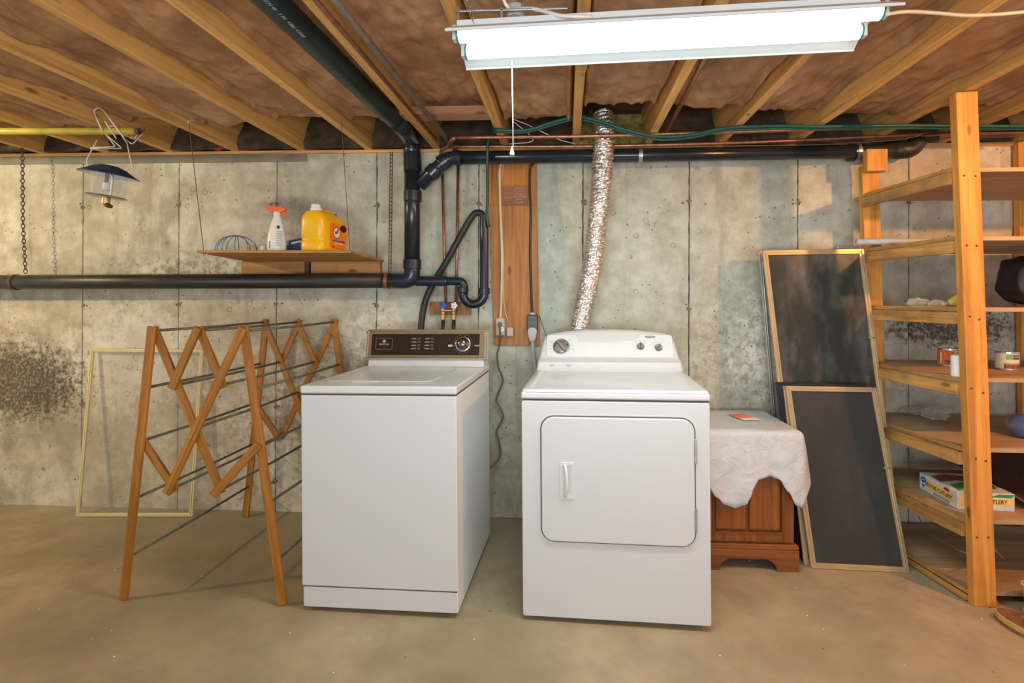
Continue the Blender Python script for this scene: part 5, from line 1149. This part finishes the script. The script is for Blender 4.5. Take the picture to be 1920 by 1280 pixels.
# suspension strut and chains
st_ = thing('metal_strut', 'galvanised metal bracket bar bridging two joists behind the light', 'bracket', (-0.1648, -1.3914, 2.1300))
MB().box((-0.3293, -1.3850, 2.1347), (0.0012, -1.3780, 2.1417)).build('bar', M['steel'], st_, True, bevel=.002)
MB().box((-0.3308, -1.3850, 2.1027), (-0.3241, -1.3800, 2.1504)).build('bar_leg', M['steel'], st_, True, bevel=.001); MB().box((-0.2006, -1.3850, 2.1028), (-0.1934, -1.3800, 2.1439)).build('bar_leg', M['steel'], st_, True, bevel=.001)
chain('light_chain', 'short steel chain at the left end holding up the fluorescent light', [(-0.3069, -1.3700, 2.1916), (-0.2763, -1.4000, 2.0897)], .013, .0065, .0017, M['steel'])
chain('light_chain', 'short steel chain at the right end holding up the fluorescent light', [(0.8316, -1.4000, 2.1759), (0.8156, -1.4200, 2.0943)], .013, .0065, .0017, M['steel'])
jb = thing('junction_box', 'grey metal junction box above the left part of the fluorescent light', 'junction box', (-0.1614, -1.3500, 2.1545))
MB().lathe([(.026, 0), (.028, .003), (.028, .036), (.024, .040)], (-0.1618, -1.3300, 2.1416), 8, (0, 0, 1)).build('box', M['greybox'], jb, True)
pipe('white_cable', 'white cable coming down into the junction box above the light', [(-0.1984, -1.3800, 2.1856), (-0.1854, -1.3800, 2.1565), (-0.1721, -1.3700, 2.1429)], .0055, M['wirew'], 'cable', 'white cables', 8)
pipe('white_cable', 'flat white cable curving from the junction box onto the light', [(-0.1479, -1.3700, 2.1455), (-0.1022, -1.3800, 2.1400), (-0.0536, -1.4000, 2.1158), (-0.0142, -1.4200, 2.0937), (0.0704, -1.4200, 2.0885)], .0060, M['wirew'], 'cable', 'white cables', 8, 1)
pipe('white_cable', 'white cable running right across the joists from the light', [(0.8824, -1.4200, 2.0746), (0.9610, -1.4000, 2.0935), (1.0632, -1.3800, 2.0982), (1.1524, -1.3600, 2.1015), (1.2583, -1.3400, 2.1137), (1.4112, -1.3200, 2.1328), (1.7166, -1.3000, 2.1465), (2.2599, -1.2800, 2.1541), (2.8700, -1.2600, 2.1317)], .0052, M['cream'], 'cable', 'white cables', 8, 1)
pipe('white_cable', 'white cable stapled beside the joist straight above the dryer', [(0.0589, -1.3950, 2.1850), (0.0665, -1.2602, 2.1850), (0.0748, -0.9827, 2.1850), (0.0625, -0.8041, 2.1850), (0.0565, -0.5246, 2.1850), (0.0717, -0.2630, 2.1900)], .0055, M['wirew'], 'cable', 'white cables', 8, 1)
pc = thing('pull_cord', 'thin white pull cord with a small tassel hanging from the light', 'pull cord', (-0.1759, -1.2900, 2.0412))
MB().tube([(-0.1759, -1.2900, 2.0344), (-0.1714, -1.2900, 1.7579)], .0018, 6).build('cord', M['wirew'], pc, True, smooth=True)
MB().lathe([(.002, .022), (.004, .014), (.0075, 0), (.007, -.004)], (-0.1747, -1.2900, 1.7359), 10).build('tassel', M['paper'], pc, True, smooth=False)
# paint flecks on the floor
rr = random.Random(5); m = MB()
for i in range(70):
    x = rr.uniform(-2.2, 1.9); y = rr.uniform(-1.7, -.3)
    if -1.1 < x < .6 and y > -.93: continue
    s_ = rr.uniform(.0012, .0035); m.box((x - s_, y - s_ * .7, 0), (x + s_, y + s_ * .7, .0010))
o = m.build('paint_flecks', M['paper']); tag(o, 'tiny pale paint flecks scattered on the floor', 'debris', kind='stuff')
# rename helper empties are already plain kinds; finish
bpy.context.view_layer.update()

o = MB().box((-.018, -.006, 0), (.018, .006, .010)).build('red_clip', M['red'], bevel=.002); o.location = ((-2.0765, -0.0200, 2.1370)[0], -.030, WT + .0185 - .0005); tag(o, 'tiny red plastic clip on the sill above the left of the wall shelf', 'clip')
